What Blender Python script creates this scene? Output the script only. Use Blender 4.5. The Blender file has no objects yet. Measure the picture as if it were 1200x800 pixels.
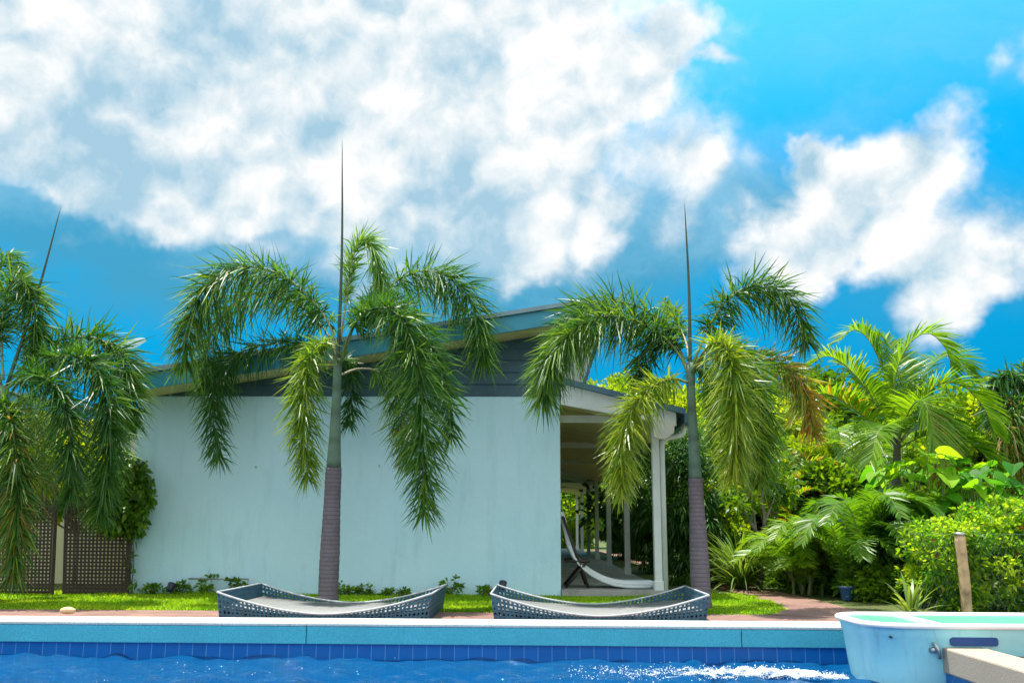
import bpy, math, random
import numpy as np
from mathutils import Vector, Matrix, Euler
rng = np.random.default_rng(7)
random.seed(7)
PI = math.pi
S = bpy.context.scene
COL = S.collection

# ------------------------------------------------------------------ camera
CAM_H = 0.85
F = 1100.0
PITCH, YAW, ROLL = 11.3, 1.6, 0.25
R = (Matrix.Rotation(math.radians(YAW), 3, 'Z') @ Matrix.Rotation(math.radians(90 + PITCH), 3, 'X')
     @ Matrix.Rotation(math.radians(ROLL), 3, 'Z'))
cd = bpy.data.cameras.new('camera')
cam = bpy.data.objects.new('camera', cd)
COL.objects.link(cam)
cam.matrix_world = Matrix.Translation((0, 0, CAM_H)) @ R.to_4x4()
cd.sensor_width = 36
cd.lens = F / 1200 * 36
cd.clip_end = 3000
S.camera = cam


def ray(px, py):
    return R @ Vector(((px - 600) / F, (400 - py) / F, -1))


def P(px, py, Y):
    """world point seen at a photo pixel, on the plane at distance Y"""
    d = ray(px, py)
    t = Y / d.y
    return Vector((d.x * t, Y, CAM_H + d.z * t))


def G(px, py, z=0.0):
    d = ray(px, py)
    t = (z - CAM_H) / d.z
    return Vector((d.x * t, d.y * t, z))


def A(v):
    return np.array(v, dtype=float)


# ------------------------------------------------------------------ materials
def new_mat(name):
    m = bpy.data.materials.new(name)
    m.use_nodes = True
    nt = m.node_tree
    nt.nodes.clear()
    return m, nt


def N(nt, typ, **kw):
    n = nt.nodes.new(typ)
    for k, v in kw.items():
        setattr(n, k, v)
    return n


def L(nt, a, b):
    nt.links.new(a, b)


def ramp(nt, fac, stops, interp='LINEAR'):
    r = N(nt, 'ShaderNodeValToRGB')
    r.color_ramp.interpolation = interp
    el = r.color_ramp.elements
    while len(el) < len(stops):
        el.new(0.5)
    for e, (p, c) in zip(el, stops):
        e.position = p
        e.color = (c[0], c[1], c[2], 1)
    if fac is not None:
        L(nt, fac, r.inputs[0])
    return r.outputs[0]


def coords(nt, scale=(1, 1, 1), obj=False):
    tc = N(nt, 'ShaderNodeTexCoord')
    mp = N(nt, 'ShaderNodeMapping')
    mp.inputs['Scale'].default_value = scale
    L(nt, tc.outputs['Object'], mp.inputs[0])
    return mp.outputs[0]


def noise(nt, vec, scale, detail=4, rough=0.55, dist=0.0):
    n = N(nt, 'ShaderNodeTexNoise')
    n.inputs['Scale'].default_value = scale
    n.inputs['Detail'].default_value = detail
    n.inputs['Roughness'].default_value = rough
    n.inputs['Distortion'].default_value = dist
    L(nt, vec, n.inputs['Vector'])
    return n.outputs[0]


def mixc(nt, fac, a, b, mode='MIX'):
    m = N(nt, 'ShaderNodeMix', data_type='RGBA', blend_type=mode)
    for sock, v in ((m.inputs[0], fac), (m.inputs[6], a), (m.inputs[7], b)):
        if hasattr(v, 'links') or hasattr(v, 'is_linked'):
            L(nt, v, sock)
        elif isinstance(v, (int, float)):
            sock.default_value = v
        else:
            sock.default_value = (v[0], v[1], v[2], 1)
    return m.outputs[2]


def mth(nt, op, a, b=None, clamp=False):
    m = N(nt, 'ShaderNodeMath', operation=op)
    m.use_clamp = clamp
    for i, v in enumerate((a, b)):
        if v is None:
            continue
        if isinstance(v, (int, float)):
            m.inputs[i].default_value = v
        else:
            L(nt, v, m.inputs[i])
    return m.outputs[0]


def bump(nt, h, strength=0.3, dist=0.02):
    b = N(nt, 'ShaderNodeBump')
    b.inputs['Strength'].default_value = strength
    b.inputs['Distance'].default_value = dist
    L(nt, h, b.inputs['Height'])
    return b.outputs[0]


def principled(nt, col, rough=0.6, metal=0.0, normal=None, spec=0.4):
    p = N(nt, 'ShaderNodeBsdfPrincipled')
    o = N(nt, 'ShaderNodeOutputMaterial')
    if isinstance(col, (tuple, list)):
        p.inputs['Base Color'].default_value = (col[0], col[1], col[2], 1)
    else:
        L(nt, col, p.inputs['Base Color'])
    if isinstance(rough, (int, float)):
        p.inputs['Roughness'].default_value = rough
    else:
        L(nt, rough, p.inputs['Roughness'])
    p.inputs['Metallic'].default_value = metal
    p.inputs['Specular IOR Level'].default_value = spec
    if normal is not None:
        L(nt, normal, p.inputs['Normal'])
    L(nt, p.outputs[0], o.inputs[0])
    return p


def painted(name, c, var=0.12, rough=0.5, scale=3.0, bmp=0.1, metal=0, spec=0.4):
    """paint / plastic / wood with uneven dirt and fine grain"""
    m, nt = new_mat(name)
    v = coords(nt)
    n1 = noise(nt, v, scale, 6, 0.65)
    n2 = noise(nt, v, scale * 14, 3)
    d = tuple(x * (1 - var * 2.2) for x in c)
    l = tuple(min(1, x * (1 + var * 0.8)) for x in c)
    col = ramp(nt, n1, [(0.3, d), (0.5, c), (0.72, l)])
    rg = mth(nt, 'ADD', mth(nt, 'MULTIPLY', n1, 0.3), rough - 0.15)
    principled(nt, col, rg, metal, bump(nt, n2, bmp, 0.01), spec)
    return m


def leaf_mat(name, dark, mid, light, trans=0.35, dead=None, rough=0.42, spec=0.5):
    """leaf colour follows a per-leaf random 'tint' value"""
    m, nt = new_mat(name)
    at = N(nt, 'ShaderNodeAttribute', attribute_name='tint')
    stops = [(0.0, dark), (0.45, mid), (0.86, light)]
    if dead:
        stops += [(0.93, light), (0.97, dead)]
    col = ramp(nt, at.outputs['Fac'], stops)
    p = N(nt, 'ShaderNodeBsdfPrincipled')
    L(nt, col, p.inputs['Base Color'])
    p.inputs['Roughness'].default_value = rough
    p.inputs['Specular IOR Level'].default_value = spec
    t = N(nt, 'ShaderNodeBsdfTranslucent')
    L(nt, mixc(nt, 1.0, col, (2.0, 1.75, 0.6), 'MULTIPLY'), t.inputs[0])
    mx = N(nt, 'ShaderNodeMixShader')
    mx.inputs[0].default_value = trans
    L(nt, p.outputs[0], mx.inputs[1])
    L(nt, t.outputs[0], mx.inputs[2])
    o = N(nt, 'ShaderNodeOutputMaterial')
    L(nt, mx.outputs[0], o.inputs[0])
    return m


M = {}
# foxtail palm leaflets: deep green, some yellow, a few dry
M['palm'] = leaf_mat('palm leaflet', (0.018, 0.080, 0.018), (0.050, 0.155, 0.024), (0.19, 0.31, 0.03), 0.40, (0.28, 0.18, 0.05), 0.40, 0.38)
M['palm_yellow'] = leaf_mat('sunlit and drying palm leaflet', (0.045, 0.14, 0.014), (0.13, 0.25, 0.018), (0.34, 0.40, 0.04), 0.45, (0.42, 0.22, 0.05), 0.36, 0.7)  # sunlit fronds' yellow put into the colour; drying fronds share it
M['palm_fresh'] = leaf_mat('fresh palm leaflet', (0.08, 0.20, 0.03), (0.14, 0.30, 0.04), (0.22, 0.36, 0.06), 0.4, None, 0.35, 0.7)
M['dry'] = leaf_mat('dry orange leaflet', (0.16, 0.06, 0.015), (0.30, 0.11, 0.02), (0.42, 0.22, 0.04), 0.3, None, 0.6, 0.3)
M['areca'] = leaf_mat('areca leaflet', (0.06, 0.17, 0.010), (0.12, 0.27, 0.012), (0.25, 0.39, 0.018), 0.46, (0.36, 0.22, 0.03), 0.38, 0.6)
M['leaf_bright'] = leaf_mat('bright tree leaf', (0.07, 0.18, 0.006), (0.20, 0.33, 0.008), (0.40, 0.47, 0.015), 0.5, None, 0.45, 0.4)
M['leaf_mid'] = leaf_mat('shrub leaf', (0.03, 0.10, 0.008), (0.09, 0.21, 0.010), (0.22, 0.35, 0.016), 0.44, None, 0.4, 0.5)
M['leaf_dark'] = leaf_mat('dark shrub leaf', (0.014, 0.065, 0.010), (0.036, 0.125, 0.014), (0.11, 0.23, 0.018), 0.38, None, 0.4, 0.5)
M['leaf_hedge'] = leaf_mat('hedge leaf', (0.05, 0.19, 0.02), (0.18, 0.34, 0.025), (0.42, 0.54, 0.05), 0.64, (0.30, 0.06, 0.04), 0.4, 0.5)
M['leaf_broad'] = leaf_mat('broad leaf', (0.03, 0.16, 0.02), (0.10, 0.32, 0.018), (0.28, 0.50, 0.025), 0.55, None, 0.5, 0.25)
M['strap'] = leaf_mat('strap leaf', (0.06, 0.14, 0.02), (0.13, 0.24, 0.04), (0.26, 0.36, 0.09), 0.35, None, 0.4, 0.5)
M['grass'] = leaf_mat('grass blade', (0.10, 0.26, 0.006), (0.22, 0.42, 0.010), (0.42, 0.56, 0.03), 0.5, None, 0.5, 0.3)

M['rachis'] = painted('palm rachis', (0.20, 0.24, 0.08), 0.15, 0.5)
M['rachis_pale'] = painted('palm petiole', (0.36, 0.33, 0.20), 0.2, 0.5)
M['spear'] = painted('palm spear', (0.055, 0.08, 0.05), 0.2, 0.5)
M['bark'] = painted('grey bark', (0.22, 0.19, 0.16), 0.3, 0.85, 6, 0.6)
M['cane'] = painted('areca cane', (0.20, 0.22, 0.07), 0.3, 0.6, 5, 0.3)


def trunk_mat(name, base, ring, n):
    m, nt = new_mat(name)
    tc = N(nt, 'ShaderNodeTexCoord')
    v = coords(nt)
    w = N(nt, 'ShaderNodeTexWave', wave_type='BANDS', bands_direction='Z')
    w.inputs['Scale'].default_value = n
    w.inputs['Distortion'].default_value = 0.9
    w.inputs['Detail'].default_value = 2
    w.inputs['Detail Scale'].default_value = 1.2
    L(nt, v, w.inputs[0])
    n1 = noise(nt, v, 7, 6, 0.7)
    n2 = noise(nt, v, 40, 4, 0.6)
    c = mixc(nt, ramp(nt, w.outputs[1], [(0.0, (1, 1, 1)), (0.35, (0, 0, 0))]), base, ring)
    c = mixc(nt, ramp(nt, n1, [(0.45, (0, 0, 0)), (0.75, (0.8, 0.8, 0.8))]), c, tuple(x * 0.55 for x in base))
    c = mixc(nt, ramp(nt, n2, [(0.62, (0, 0, 0)), (0.75, (0.5, 0.5, 0.5))]), c, tuple(min(1, x * 1.5) for x in base))
    h = mth(nt, 'ADD', mth(nt, 'MULTIPLY', w.outputs[1], 0.6), n2)
    principled(nt, c, 0.8, 0, bump(nt, h, 0.22, 0.008))
    return m


M['trunk'] = trunk_mat('palm trunk', (0.185, 0.155, 0.182), (0.12, 0.10, 0.118), 6.6)
M['crownshaft'] = trunk_mat('palm crownshaft', (0.16, 0.25, 0.19), (0.11, 0.18, 0.13), 1.0)


def wall_mat(name, c, stain, amount=0.55):
    m, nt = new_mat(name)
    v = coords(nt)
    vs = coords(nt, (2.2, 2.2, 0.35))
    n1 = noise(nt, v, 0.9, 7, 0.62)
    n2 = noise(nt, vs, 2.4, 6, 0.7)
    n3 = noise(nt, v, 60, 3)
    n4 = noise(nt, v, 9, 4, 0.7)
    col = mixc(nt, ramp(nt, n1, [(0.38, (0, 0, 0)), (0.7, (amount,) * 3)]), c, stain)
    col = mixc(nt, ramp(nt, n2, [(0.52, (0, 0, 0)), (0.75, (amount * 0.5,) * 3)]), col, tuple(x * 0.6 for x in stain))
    col = mixc(nt, ramp(nt, n4, [(0.70, (0, 0, 0)), (0.74, (0.35,) * 3)]), col, tuple(x * 0.5 for x in c))
    n5 = noise(nt, v, 5.2, 2, .5)
    n6 = noise(nt, v, 1.4, 3, .5)
    speck = mth(nt, 'MULTIPLY', ramp(nt, n5, [(.735, (0, 0, 0)), (.76, (1, 1, 1))]), ramp(nt, n6, [(.45, (0, 0, 0)), (.6, (.7, .7, .7))]))
    col = mixc(nt, speck, col, (.10, .13, .13))
    h = mth(nt, 'ADD', mth(nt, 'ADD', n3, mth(nt, 'MULTIPLY', n1, 1.5)), mth(nt, 'MULTIPLY', n4, .8))
    principled(nt, col, 0.85, 0, bump(nt, h, 0.35, 0.014), 0.25)
    return m


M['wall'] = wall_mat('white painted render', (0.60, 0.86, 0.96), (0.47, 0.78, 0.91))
M['cream'] = wall_mat('cream render', (0.62, 0.58, 0.36), (0.46, 0.42, 0.25))
M['white'] = painted('white paint', (0.72, 0.76, 0.76), 0.06, 0.5)
M['offwhite'] = painted('off white panel', (0.74, 0.72, 0.64), 0.08, 0.6)
M['soffit'] = painted('beige soffit', (0.62, 0.56, 0.26), 0.10, 0.6)
M['fascia'] = painted('teal blue fascia', (0.03, 0.27, 0.38), 0.12, 0.4)
M['flash'] = painted('slate blue flashing', (0.10, 0.20, 0.27), 0.12, 0.35)
M['roof'] = painted('roof sheet', (0.20, 0.30, 0.34), 0.12, 0.4)
M['clad'] = painted('slate cladding', (0.050, 0.115, 0.155), 0.15, 0.5)
M['concrete'] = painted('porch concrete', (0.36, 0.35, 0.33), 0.18, 0.85, 4, 0.3)
M['darkwood'] = painted('dark wood', (0.035, 0.028, 0.025), 0.2, 0.5)
M['canvas'] = painted('white canvas', (0.72, 0.74, 0.74), 0.05, 0.8)
M['lattice'] = painted('brown lattice', (0.055, 0.037, 0.027), 0.25, 0.7, 5, 0.3)
M['wood'] = painted('weathered post', (0.50, 0.37, 0.21), 0.3, 0.8, 7, 0.5)
M['glass'] = painted('dark window', (0.03, 0.035, 0.04), 0.1, 0.12)
M['metal'] = painted('grey metal', (0.42, 0.44, 0.45), 0.1, 0.35, 4, 0.05, 0.8)
M['blackplastic'] = painted('dark plastic', (0.03, 0.035, 0.06), 0.1, 0.4)
M['bluepot'] = painted('blue glaze', (0.03, 0.09, 0.24), 0.2, 0.3)
M['stone'] = painted('beige stone', (0.62, 0.45, 0.26), 0.2, 0.8, 12, 0.3)
M['tub'] = painted('white fibreglass', (0.36, 0.82, 0.87), 0.10, 0.35, 2.2, 0.05, 0, 0.5)
def tub_mat():
    m, nt = new_mat('white fibreglass')
    v = coords(nt)
    vs = coords(nt, (3, 3, .5))
    n1 = noise(nt, v, 2.4, 6, .65)
    n2 = noise(nt, vs, 5, 6, .7)
    n3 = noise(nt, v, 30, 4, .7)
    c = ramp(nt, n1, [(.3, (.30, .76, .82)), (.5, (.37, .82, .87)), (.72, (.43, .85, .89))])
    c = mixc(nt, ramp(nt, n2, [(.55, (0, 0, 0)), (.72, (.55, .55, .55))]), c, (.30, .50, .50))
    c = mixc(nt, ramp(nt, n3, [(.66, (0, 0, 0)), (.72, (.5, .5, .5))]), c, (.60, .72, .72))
    principled(nt, c, mth(nt, 'ADD', .25, mth(nt, 'MULTIPLY', n2, .35)), 0, bump(nt, n1, .15, .02), .5)
    return m


M['tub'] = tub_mat()
M['tubrim'] = painted('white tub rim', (0.82, 0.83, 0.82), 0.04, 0.35, 3, 0.03, 0, 0.5)
M['lid'] = painted('mint green lid', (0.09, 0.36, 0.22), 0.10, 0.5, 2, 0.05)
M['tubslot'] = painted('blue recess', (0.01, 0.06, 0.22), 0.1, 0.4)
M['wicker'] = painted('grey blue wicker', (0.030, 0.095, 0.145), 0.2, 0.55, 10, 0.4)
M['rim'] = painted('pale wicker rim', (0.42, 0.45, 0.47), 0.12, 0.5, 10, 0.3)
M['wire'] = painted('green wire', (0.10, 0.22, 0.20), 0.2, 0.5)


def seat_mat():
    m, nt = new_mat('woven seat')
    v = coords(nt, (1, 1, 0))
    b = N(nt, 'ShaderNodeTexBrick')
    b.inputs['Scale'].default_value = 14
    b.inputs['Mortar Size'].default_value = 0.05
    b.inputs['Brick Width'].default_value = 0.5
    b.inputs['Row Height'].default_value = 0.4
    b.inputs['Color1'].default_value = (0.27, 0.265, 0.25, 1)
    b.inputs['Color2'].default_value = (0.17, 0.175, 0.18, 1)
    b.inputs['Mortar'].default_value = (0.06, 0.075, 0.09, 1)
    L(nt, v, b.inputs[0])
    c = mixc(nt, noise(nt, v, 5, 5), b.outputs[0], (0.24, 0.24, 0.23))
    principled(nt, c, 0.6, 0, bump(nt, b.outputs[1], -0.5, 0.006))
    return m


M['seat'] = seat_mat()


def brick_mat():
    m, nt = new_mat('brown brick paving')
    v = coords(nt, (1, 1, 0))
    b = N(nt, 'ShaderNodeTexBrick')
    b.inputs['Scale'].default_value = 4.4
    b.inputs['Mortar Size'].default_value = 0.025
    b.inputs['Color1'].default_value = (0.27, 0.135, 0.10, 1)
    b.inputs['Color2'].default_value = (0.20, 0.10, 0.085, 1)
    b.inputs['Mortar'].default_value = (0.13, 0.10, 0.085, 1)
    L(nt, v, b.inputs[0])
    n1 = noise(nt, v, 2.2, 7, 0.7)
    n2 = noise(nt, v, 30, 3)
    c = mixc(nt, ramp(nt, n1, [(0.4, (0, 0, 0)), (0.7, (0.7, 0.7, 0.7))]), b.outputs[0], (0.34, 0.21, 0.16))
    c = mixc(nt, ramp(nt, n2, [(0.55, (0, 0, 0)), (0.75, (0.5, 0.5, 0.5))]), c, (0.12, 0.07, 0.06))
    principled(nt, c, 0.85, 0, bump(nt, mth(nt, 'ADD', b.outputs[1], n2), -0.35, 0.01))
    return m


M['brick'] = brick_mat()


def ground_mat():
    m, nt = new_mat('soil and leaf litter')
    v = coords(nt)
    n1 = noise(nt, v, 1.3, 7, 0.7)
    n2 = noise(nt, v, 18, 5, 0.7)
    c = ramp(nt, n1, [(0.3, (0.05, 0.09, 0.018)), (0.5, (0.09, 0.13, 0.025)), (0.7, (0.11, 0.085, 0.05))])
    c = mixc(nt, ramp(nt, n2, [(0.45, (0, 0, 0)), (0.7, (0.8, 0.8, 0.8))]), c, (0.04, 0.05, 0.015))
    principled(nt, c, 0.95, 0, bump(nt, n2, 0.6, 0.03))
    return m


M['ground'] = ground_mat()


def granite_mat(name, c):
    m, nt = new_mat(name)
    v = coords(nt)
    n1 = noise(nt, v, 160, 2, 0.8)
    n2 = noise(nt, v, 1.6, 6, 0.6)
    n3 = noise(nt, v, 45, 4, 0.7)
    k = ramp(nt, n1, [(0.35, tuple(x * 0.55 for x in c)), (0.5, c), (0.66, tuple(min(1, x * 1.3) for x in c))])
    k = mixc(nt, ramp(nt, n2, [(0.4, (0, 0, 0)), (0.75, (0.45, 0.45, 0.45))]), k, tuple(x * 0.7 for x in c))
    principled(nt, k, 0.75, 0, bump(nt, n3, 0.2, 0.01))
    return m


M['coping'] = granite_mat('coping stone', (0.56, 0.62, 0.60))
M['coping_shade'] = granite_mat('shaded coping face', (0.07, 0.46, 0.57))  # teal shade of the coping's front, put into the colour
M['coping_warm'] = granite_mat('beige coping stone', (0.40, 0.34, 0.26))


def tile_mat():
    m, nt = new_mat('blue pool tile')
    v = coords(nt)
    sep = N(nt, 'ShaderNodeSeparateXYZ')
    L(nt, v, sep.inputs[0])
    # a vertical wall uses (x + y, z); the floor uses the same grid in x and y
    comb = N(nt, 'ShaderNodeCombineXYZ')
    L(nt, mth(nt, 'ADD', sep.outputs[0], mth(nt, 'MULTIPLY', sep.outputs[2], 0.0)), comb.inputs[0])
    L(nt, mth(nt, 'ADD', sep.outputs[1], sep.outputs[2]), comb.inputs[1])
    b = N(nt, 'ShaderNodeTexBrick')
    b.offset = 0.0
    b.inputs['Scale'].default_value = 1.0
    b.inputs['Brick Width'].default_value = 0.118
    b.inputs['Row Height'].default_value = 0.55
    b.inputs['Mortar Size'].default_value = 0.004
    b.inputs['Color1'].default_value = (0.003, 0.10, 0.36, 1)
    b.inputs['Color2'].default_value = (0.005, 0.13, 0.43, 1)
    b.inputs['Mortar'].default_value = (0.10, 0.28, 0.55, 1)
    L(nt, comb.outputs[0], b.inputs[0])
    n1 = noise(nt, v, 2.5, 5, 0.6)
    c = mixc(nt, mth(nt, 'MULTIPLY', n1, 0.5), b.outputs[0], (0.004, 0.15, 0.46))
    principled(nt, c, 0.25, 0, bump(nt, b.outputs[1], -0.3, 0.004), 0.5)
    return m


M['tile'] = tile_mat()


def water_mat():
    m, nt = new_mat('pool water')
    v = coords(nt, (1.0, 1.9, 1))
    n1 = noise(nt, v, 3.2, 3, 0.6, 0.6)
    n2 = noise(nt, v, 11, 4, 0.6, 0.4)
    h = mth(nt, 'ADD', n1, mth(nt, 'MULTIPLY', n2, 0.6))
    nb = bump(nt, h, 1.0, 0.12)
    tr = N(nt, 'ShaderNodeBsdfTransparent')
    tr.inputs[0].default_value = (0.16, 0.58, 0.92, 1)
    gl = N(nt, 'ShaderNodeBsdfGlossy')
    gl.inputs['Roughness'].default_value = 0.03
    L(nt, nb, gl.inputs['Normal'])
    fr = N(nt, 'ShaderNodeFresnel')
    fr.inputs['IOR'].default_value = 1.33
    L(nt, nb, fr.inputs['Normal'])
    df = N(nt, 'ShaderNodeBsdfDiffuse')
    df.inputs[0].default_value = (0.001, 0.105, 0.29, 1)
    m1 = N(nt, 'ShaderNodeMixShader')
    m1.inputs[0].default_value = 0.5
    L(nt, tr.outputs[0], m1.inputs[1])
    L(nt, df.outputs[0], m1.inputs[2])
    mx = N(nt, 'ShaderNodeMixShader')
    L(nt, mth(nt, 'MULTIPLY', fr.outputs[0], 0.95), mx.inputs[0])
    L(nt, m1.outputs[0], mx.inputs[1])
    L(nt, gl.outputs[0], mx.inputs[2])
    o = N(nt, 'ShaderNodeOutputMaterial')
    L(nt, mx.outputs[0], o.inputs[0])
    return m


M['water'] = water_mat()
M['foam'] = painted('foam and glint white', (0.85, 0.90, 0.93), 0.04, 0.6, 8, 0.3)

def foam_mat():
    m, nt = new_mat('churned foam')
    v = coords(nt, (1, 1.6, 1))
    n1 = noise(nt, v, 9, 8, .7, .6)
    n2 = noise(nt, v, 40, 5, .7)
    at = N(nt, 'ShaderNodeAttribute', attribute_name='tint')
    k = mth(nt, 'ADD', mth(nt, 'ADD', mth(nt, 'MULTIPLY', n1, 1.3), mth(nt, 'MULTIPLY', n2, .5)), mth(nt, 'MULTIPLY', at.outputs['Fac'], .62))
    al = ramp(nt, k, [(.0, (0, 0, 0)), (.98, (0, 0, 0)), (1.0, (1, 1, 1))])
    mr = N(nt, 'ShaderNodeMapRange')
    mr.inputs['From Min'].default_value = 1.08
    mr.inputs['From Max'].default_value = 1.38
    L(nt, k, mr.inputs[0])
    p = N(nt, 'ShaderNodeBsdfPrincipled')
    p.inputs['Base Color'].default_value = (.82, .88, .92, 1)
    p.inputs['Roughness'].default_value = .5
    L(nt, mr.outputs[0], p.inputs['Alpha'])
    o = N(nt, 'ShaderNodeOutputMaterial')
    L(nt, p.outputs[0], o.inputs[0])
    return m


M['foam_sheet'] = foam_mat()

# ------------------------------------------------------------------ object helpers
OFF = {}


def thing(name, label, cat, loc=(0, 0, 0), group=None):
    o = bpy.data.objects.new(name, None)
    o.empty_display_size = 0.2
    COL.objects.link(o)
    o.location = loc
    o['label'] = label
    o['category'] = cat
    if group:
        o['group'] = group
    OFF[o] = A(loc)
    return o


def tag(o, label, cat, group=None):
    o['label'] = label
    o['category'] = cat
    if group:
        o['group'] = group
    return o


def mk(name, V, Fc, mat, parent=None, tint=None, smooth=False, origin=None, label=None):
    """one mesh object from world-space vertices; parts are stored relative to their thing"""
    V = np.asarray(V, dtype=float)
    if parent is not None:
        off = OFF[parent]
    elif origin is not None:
        off = A(origin)
    else:
        off = np.zeros(3)
    V = V - off
    me = bpy.data.meshes.new(name)
    if isinstance(Fc, np.ndarray):
        k = Fc.shape[1]
        me.vertices.add(len(V))
        me.vertices.foreach_set('co', V.ravel())
        me.loops.add(Fc.size)
        me.loops.foreach_set('vertex_index', Fc.ravel().astype(np.int32))
        me.polygons.add(len(Fc))
        me.polygons.foreach_set('loop_start', np.arange(0, Fc.size, k, dtype=np.int32))
        me.update(calc_edges=True)
    else:
        me.from_pydata([tuple(v) for v in V], [], [tuple(f) for f in Fc])
    me.materials.append(mat)
    if tint is not None:
        a = me.attributes.new('tint', 'FLOAT', 'POINT')
        a.data.foreach_set('value', np.asarray(tint, dtype=np.float32))
    if smooth:
        me.polygons.foreach_set('use_smooth', np.ones(len(me.polygons), dtype=bool))
    me.update()
    o = bpy.data.objects.new(name, me)
    COL.objects.link(o)
    if parent is not None:
        o.parent = parent
        OFF[o] = off
    else:
        o.location = off
        OFF[o] = off
    if label:
        o['label'] = label
    return o


class MB:
    """collects shapes into one mesh"""
    def __init__(s):
        s.V, s.F = [], []

    def add(s, V, Fc):
        b = len(s.V)
        s.V += [tuple(v) for v in V]
        s.F += [tuple(i + b for i in f) for f in Fc]
        return s

    def box(s, x0, x1, y0, y1, z0, z1):
        v = [(x, y, z) for z in (z0, z1) for y in (y0, y1) for x in (x0, x1)]
        return s.add(v, [(0, 2, 3, 1), (4, 5, 7, 6), (0, 1, 5, 4), (2, 6, 7, 3), (0, 4, 6, 2), (1, 3, 7, 5)])

    def prism(s, poly, d):
        """polygon (list of 3D points) extruded along vector d"""
        n = len(poly)
        p0 = [Vector(p) for p in poly]
        p1 = [p + Vector(d) for p in p0]
        f = [tuple(range(n)), tuple(range(2 * n - 1, n - 1, -1))]
        f += [(i, i + n, (i + 1) % n + n, (i + 1) % n) for i in range(n)]
        return s.add(p0 + p1, f)

    def tube(s, pts, rad, n=8, caps=True):
        pts = [Vector(p) for p in pts]
        if not hasattr(rad, '__len__'):
            rad = [rad] * len(pts)
        V, Fc = [], []
        T0 = (pts[1] - pts[0]).normalized()
        up = Vector((0, 0, 1)) if abs(T0.z) < 0.9 else Vector((1, 0, 0))
        nrm = T0.cross(up).normalized()
        for i, p in enumerate(pts):
            T = (pts[min(i + 1, len(pts) - 1)] - pts[max(i - 1, 0)]).normalized()
            nrm = (nrm - T * nrm.dot(T)).normalized()
            b = T.cross(nrm)
            for k in range(n):
                a = 2 * PI * k / n
                V.append(p + (nrm * math.cos(a) + b * math.sin(a)) * rad[i])
        for i in range(len(pts) - 1):
            for k in range(n):
                k2 = (k + 1) % n
                Fc.append((i * n + k, i * n + k2, (i + 1) * n + k2, (i + 1) * n + k))
        if caps:
            Fc.append(tuple(range(n - 1, -1, -1)))
            Fc.append(tuple((len(pts) - 1) * n + k for k in range(n)))
        return s.add(V, Fc)

    def build(s, name, mat, parent=None, smooth=False, origin=None, bevel=0, label=None):
        o = mk(name, np.array(s.V), s.F, mat, parent, None, smooth, origin, label)
        if bevel:
            b = o.modifiers.new('bevel', 'BEVEL')
            b.width = bevel
            b.segments = 2
            b.limit_method = 'ANGLE'
        return o


def struct(o):
    o['kind'] = 'structure'
    return o


def nrm(a):
    return a / np.maximum(np.linalg.norm(a, axis=-1, keepdims=True), 1e-9)


def curve(pts, n=40):
    """Catmull-Rom through pts, resampled evenly"""
    p = np.array(pts, float)
    p = np.vstack([2 * p[0] - p[1], p, 2 * p[-1] - p[-2]])
    out = []
    for i in range(1, len(p) - 2):
        for t in np.linspace(0, 1, 16, endpoint=False):
            a, b, c, d = p[i - 1], p[i], p[i + 1], p[i + 2]
            out.append(0.5 * (2 * b + (c - a) * t + (2 * a - 5 * b + 4 * c - d) * t * t + (3 * b - 3 * c + d - a) * t ** 3))
    out.append(p[-2])
    out = np.array(out)
    s = np.concatenate([[0], np.cumsum(np.linalg.norm(np.diff(out, axis=0), axis=1))])
    u = np.linspace(0, s[-1], n)
    return np.stack([np.interp(u, s, out[:, k]) for k in range(3)], 1), s[-1]


def leaf_mesh(Pb, D, Lg, W, droop, tint, side=None):
    """narrow two-quad leaves: base Pb, direction D, length, half width, gravity droop"""
    n = len(Pb)
    D = nrm(D)
    if side is None:
        side = rng.normal(size=(n, 3))
    side = nrm(np.cross(D, side))
    Lg = np.broadcast_to(Lg, n)[:, None]
    W = np.broadcast_to(W, n)[:, None]
    dr = np.zeros((n, 3))
    dr[:, 2] = -np.broadcast_to(droop, n)
    mid = Pb + D * Lg * 0.45 + dr * Lg * 0.22
    tip = Pb + D * Lg * (1 - 0.12 * np.abs(dr[:, 2:3])) + dr * Lg * 0.85
    nl = np.cross(D, side)
    V = np.empty((n, 6, 3))
    V[:, 0] = Pb - side * W * 0.45
    V[:, 1] = Pb + side * W * 0.45
    V[:, 2] = mid - side * W
    V[:, 3] = mid + side * W
    V[:, 4] = tip - side * W * 0.08
    V[:, 5] = tip + side * W * 0.08
    b = (np.arange(n) * 6)[:, None, None]
    Fc = (np.array([[0, 1, 3, 2], [2, 3, 5, 4]])[None] + b).reshape(-1, 4)
    return V.reshape(-1, 3), Fc, np.repeat(tint, 6)


def frame(C):
    T = nrm(np.gradient(C, axis=0))
    up = np.array([0, 0, 1.0])
    B = np.cross(T, up)
    bad = np.linalg.norm(B, axis=1) < 0.15
    if bad.any() and not bad.all():
        idx = np.arange(len(C))
        for k in range(3):
            B[:, k] = np.interp(idx, idx[~bad], B[~bad, k])
    elif bad.all():
        B[:] = (1, 0, 0)
    B = nrm(B)
    # keep the side vector from flipping
    for i in range(1, len(B)):
        if np.dot(B[i], B[i - 1]) < 0:
            B[i] = -B[i]
    Nn = nrm(np.cross(B, T))
    return T, B, Nn


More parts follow.
